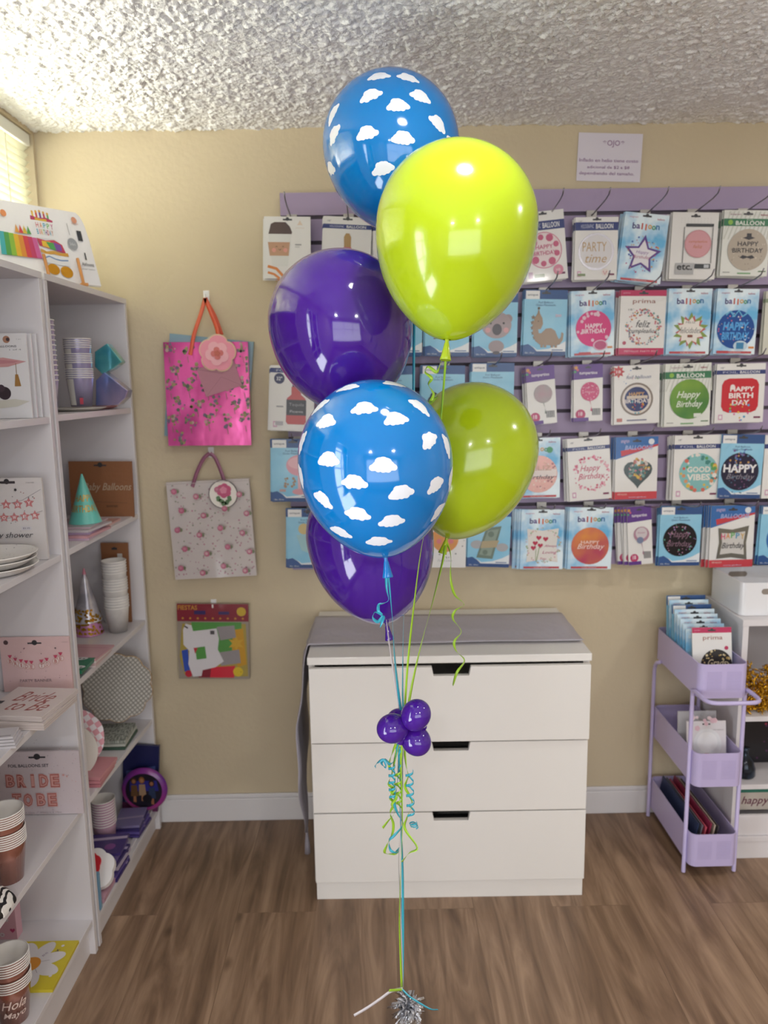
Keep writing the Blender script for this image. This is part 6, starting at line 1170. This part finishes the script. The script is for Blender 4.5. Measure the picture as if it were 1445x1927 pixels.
leaning('white glossy pack with a baby picture in the middle tray of the trolley', 2.235, .308, .122, .165, d_baby, .15, bm=P('#E6DFE4'), x=TX0+.008)
leaning('plain pale grey pack behind the baby picture pack in the trolley', 2.30, .308, .122, .17, lambda c: c.disc(40, 40, 16, '#C8B8C4'), .12, base='#CFCDD2', x=TX0+.004)
for i, (col, wd) in enumerate((('#2E3A5A', .003), ('#6A6A74', .004), ('#C8586A', .004), ('#8A2A4A', .004), ('#B8A898', .004), ('#4A4448', .003))):
    g = MB(); x0 = TX0+.014+i*.013; g.box(0, wd, 0, .30, 0, .12-.006*(i % 3), mat(col, .4, 0, .2)); g.build('card_pack', M=T(x0, 2.20, .044) @ RY(.18), label=['navy', 'grey', 'coral', 'wine red', 'beige', 'dark brown'][i]+' card pack standing lengthwise in the bottom tray of the trolley', cat='packet', group='card packs in the bottom tray')
# ================================================================ WHITE CABINET AT THE RIGHT
CX0, CX1, CY0, CY1 = 1.103, 1.50, 2.258, YB-.0145
cb = empty('open_cabinet', ((CX0+CX1)/2, CY0, 0), 'low white open cabinet cut off by the right edge, beside the lilac trolley', 'cabinet')
def cch(g, n, bev=.0008): o = g.build(n, M=I4, bevel=bev); o.parent = cb; o.location = -cb.location; return o
tk = .018
cch(MB().box(CX0, CX0+tk, CY0, CY1, 0, .775, SHM), 'side_panel'); cch(MB().box(CX1-tk, CX1, CY0, CY1, 0, .775, SHM), 'side_panel')
cch(MB().box(CX0-.002, CX1+.002, CY0-.002, CY1, .775, .795, SHM), 'top'); cch(MB().box(CX0+tk, CX1-tk, CY1-.006, CY1-.001, 0, .77, SHB), 'back_panel')
for z in (.482, .255, .075): cch(MB().box(CX0+tk, CX1-tk, CY0+.001, CY1-.006, z-.016, z, SHM), 'shelf')
cch(MB().box(CX0+tk, CX1-tk, CY0+.004, CY0+.016, 0, .059, SHM), 'plinth')
cch(MB().box(CX0+tk, CX1-tk, CY0+.010, CY0+.020, .076, .145, SHM), 'front_rail')
# storage bin
BN = mat('#E2E2E6', .3, 0, .2); bi = empty('storage_bin', (1.27, 2.40, .796), 'white plastic storage bin with oval hand holes on top of the cabinet', 'bin')
bx0, bx1, by0, by1, bz0, bz1 = 1.110, 1.42, 2.295, 2.52, .796, .9
g = tub_mesh(bx0, bx1, by0, by1, bz0, bz1, .018, .003, BN); o = g.build('bin_body', M=I4); o.parent = bi; o.location = -bi.location
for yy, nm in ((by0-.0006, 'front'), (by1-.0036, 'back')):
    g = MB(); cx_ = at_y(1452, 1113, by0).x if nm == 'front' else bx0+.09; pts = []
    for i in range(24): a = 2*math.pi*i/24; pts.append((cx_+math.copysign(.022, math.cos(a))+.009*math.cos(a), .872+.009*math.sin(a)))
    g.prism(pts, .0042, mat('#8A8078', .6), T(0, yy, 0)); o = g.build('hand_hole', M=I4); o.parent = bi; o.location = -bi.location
# contents
GT = mat('#D8A832', .18, .95); g = MB(); rn = random.Random(6)
ctrs = [Vector((1.150, 2.31, .60)), Vector((1.18, 2.30, .57)), Vector((1.15, 2.30, .52)), Vector((1.135, 2.295, .50)), Vector((1.21, 2.31, .545)), Vector((1.24, 2.33, .60)), Vector((1.20, 2.30, .505))]
for i in range(1100):
    c0 = ctrs[i % len(ctrs)]; p = c0+Vector((rn.gauss(0, .014), rn.gauss(0, .012), rn.gauss(0, .016))); p.z = max(p.z, .492); p.x = max(p.x, CX0+.035); d = Vector((rn.gauss(0, 1), rn.gauss(0, 1), rn.gauss(0, 1)-.4)).normalized()*rn.uniform(.010, .022)
    w_ = d.cross(Vector((rn.gauss(0, 1), rn.gauss(0, 1), rn.gauss(0, 1)))).normalized()*.0042; e_ = p+d; e_.z = max(e_.z, .485); e_.x = max(e_.x, CX0+.024); g.strip([p, (p+e_)/2+Vector((0, 0, .002)), e_], [w_]*3, .0003, GT)
g.build('tinsel_garland', label='heaped gold tinsel garland in the upper compartment of the white cabinet', cat='garland')
c = Card(.20, .17, .03, '#14131C'); c.confetti(40, 50, 2, 46, 16, ['#B83A5A', '#5A2A5A'], 2, 2); c.build('gift_bag', M=T(CX0+.02, 2.40, .2555), label='black patterned bag in the middle compartment of the white cabinet', cat='bag')
g = MB(); vp = [(.001, 0), (.030, 0), (.034, .006), (.033, .03), (.024, .055), (.016, .066), (.010, .072), (.010, .085), (.014, .094), (.001, .096)]; g.lathe(vp, noise_mix('dark_foil', '#0E1420', '#3A4A5C', 26, .4, .7, .2, .6), 26, T(1.165, 2.32, .2555)); g.build('foil_bag_weight', label='dark wrapped sweet shaped weight in front of the black bag', cat='balloon weight')
c = Card(.18, .085, .03, '#CFC6BE'); c.rect(0, 0, 100, 30, '#2C7A6A'); c.text('happy', 37, 66, 50, 40, '#6A2848', shear=.3, bold=.02); c.build('banner_box', M=T(CX0+.028, 2.30, .146), label='beige and green box with happy in plum script, low in the white cabinet', cat='box')
c = Card(.18, .03, .05, '#E0DEDC'); c.build('card_box', M=T(CX0+.028, 2.29, .0755+.0005) @ T(0, 0, 0), label='flat white box under the happy box in the cabinet', cat='box')
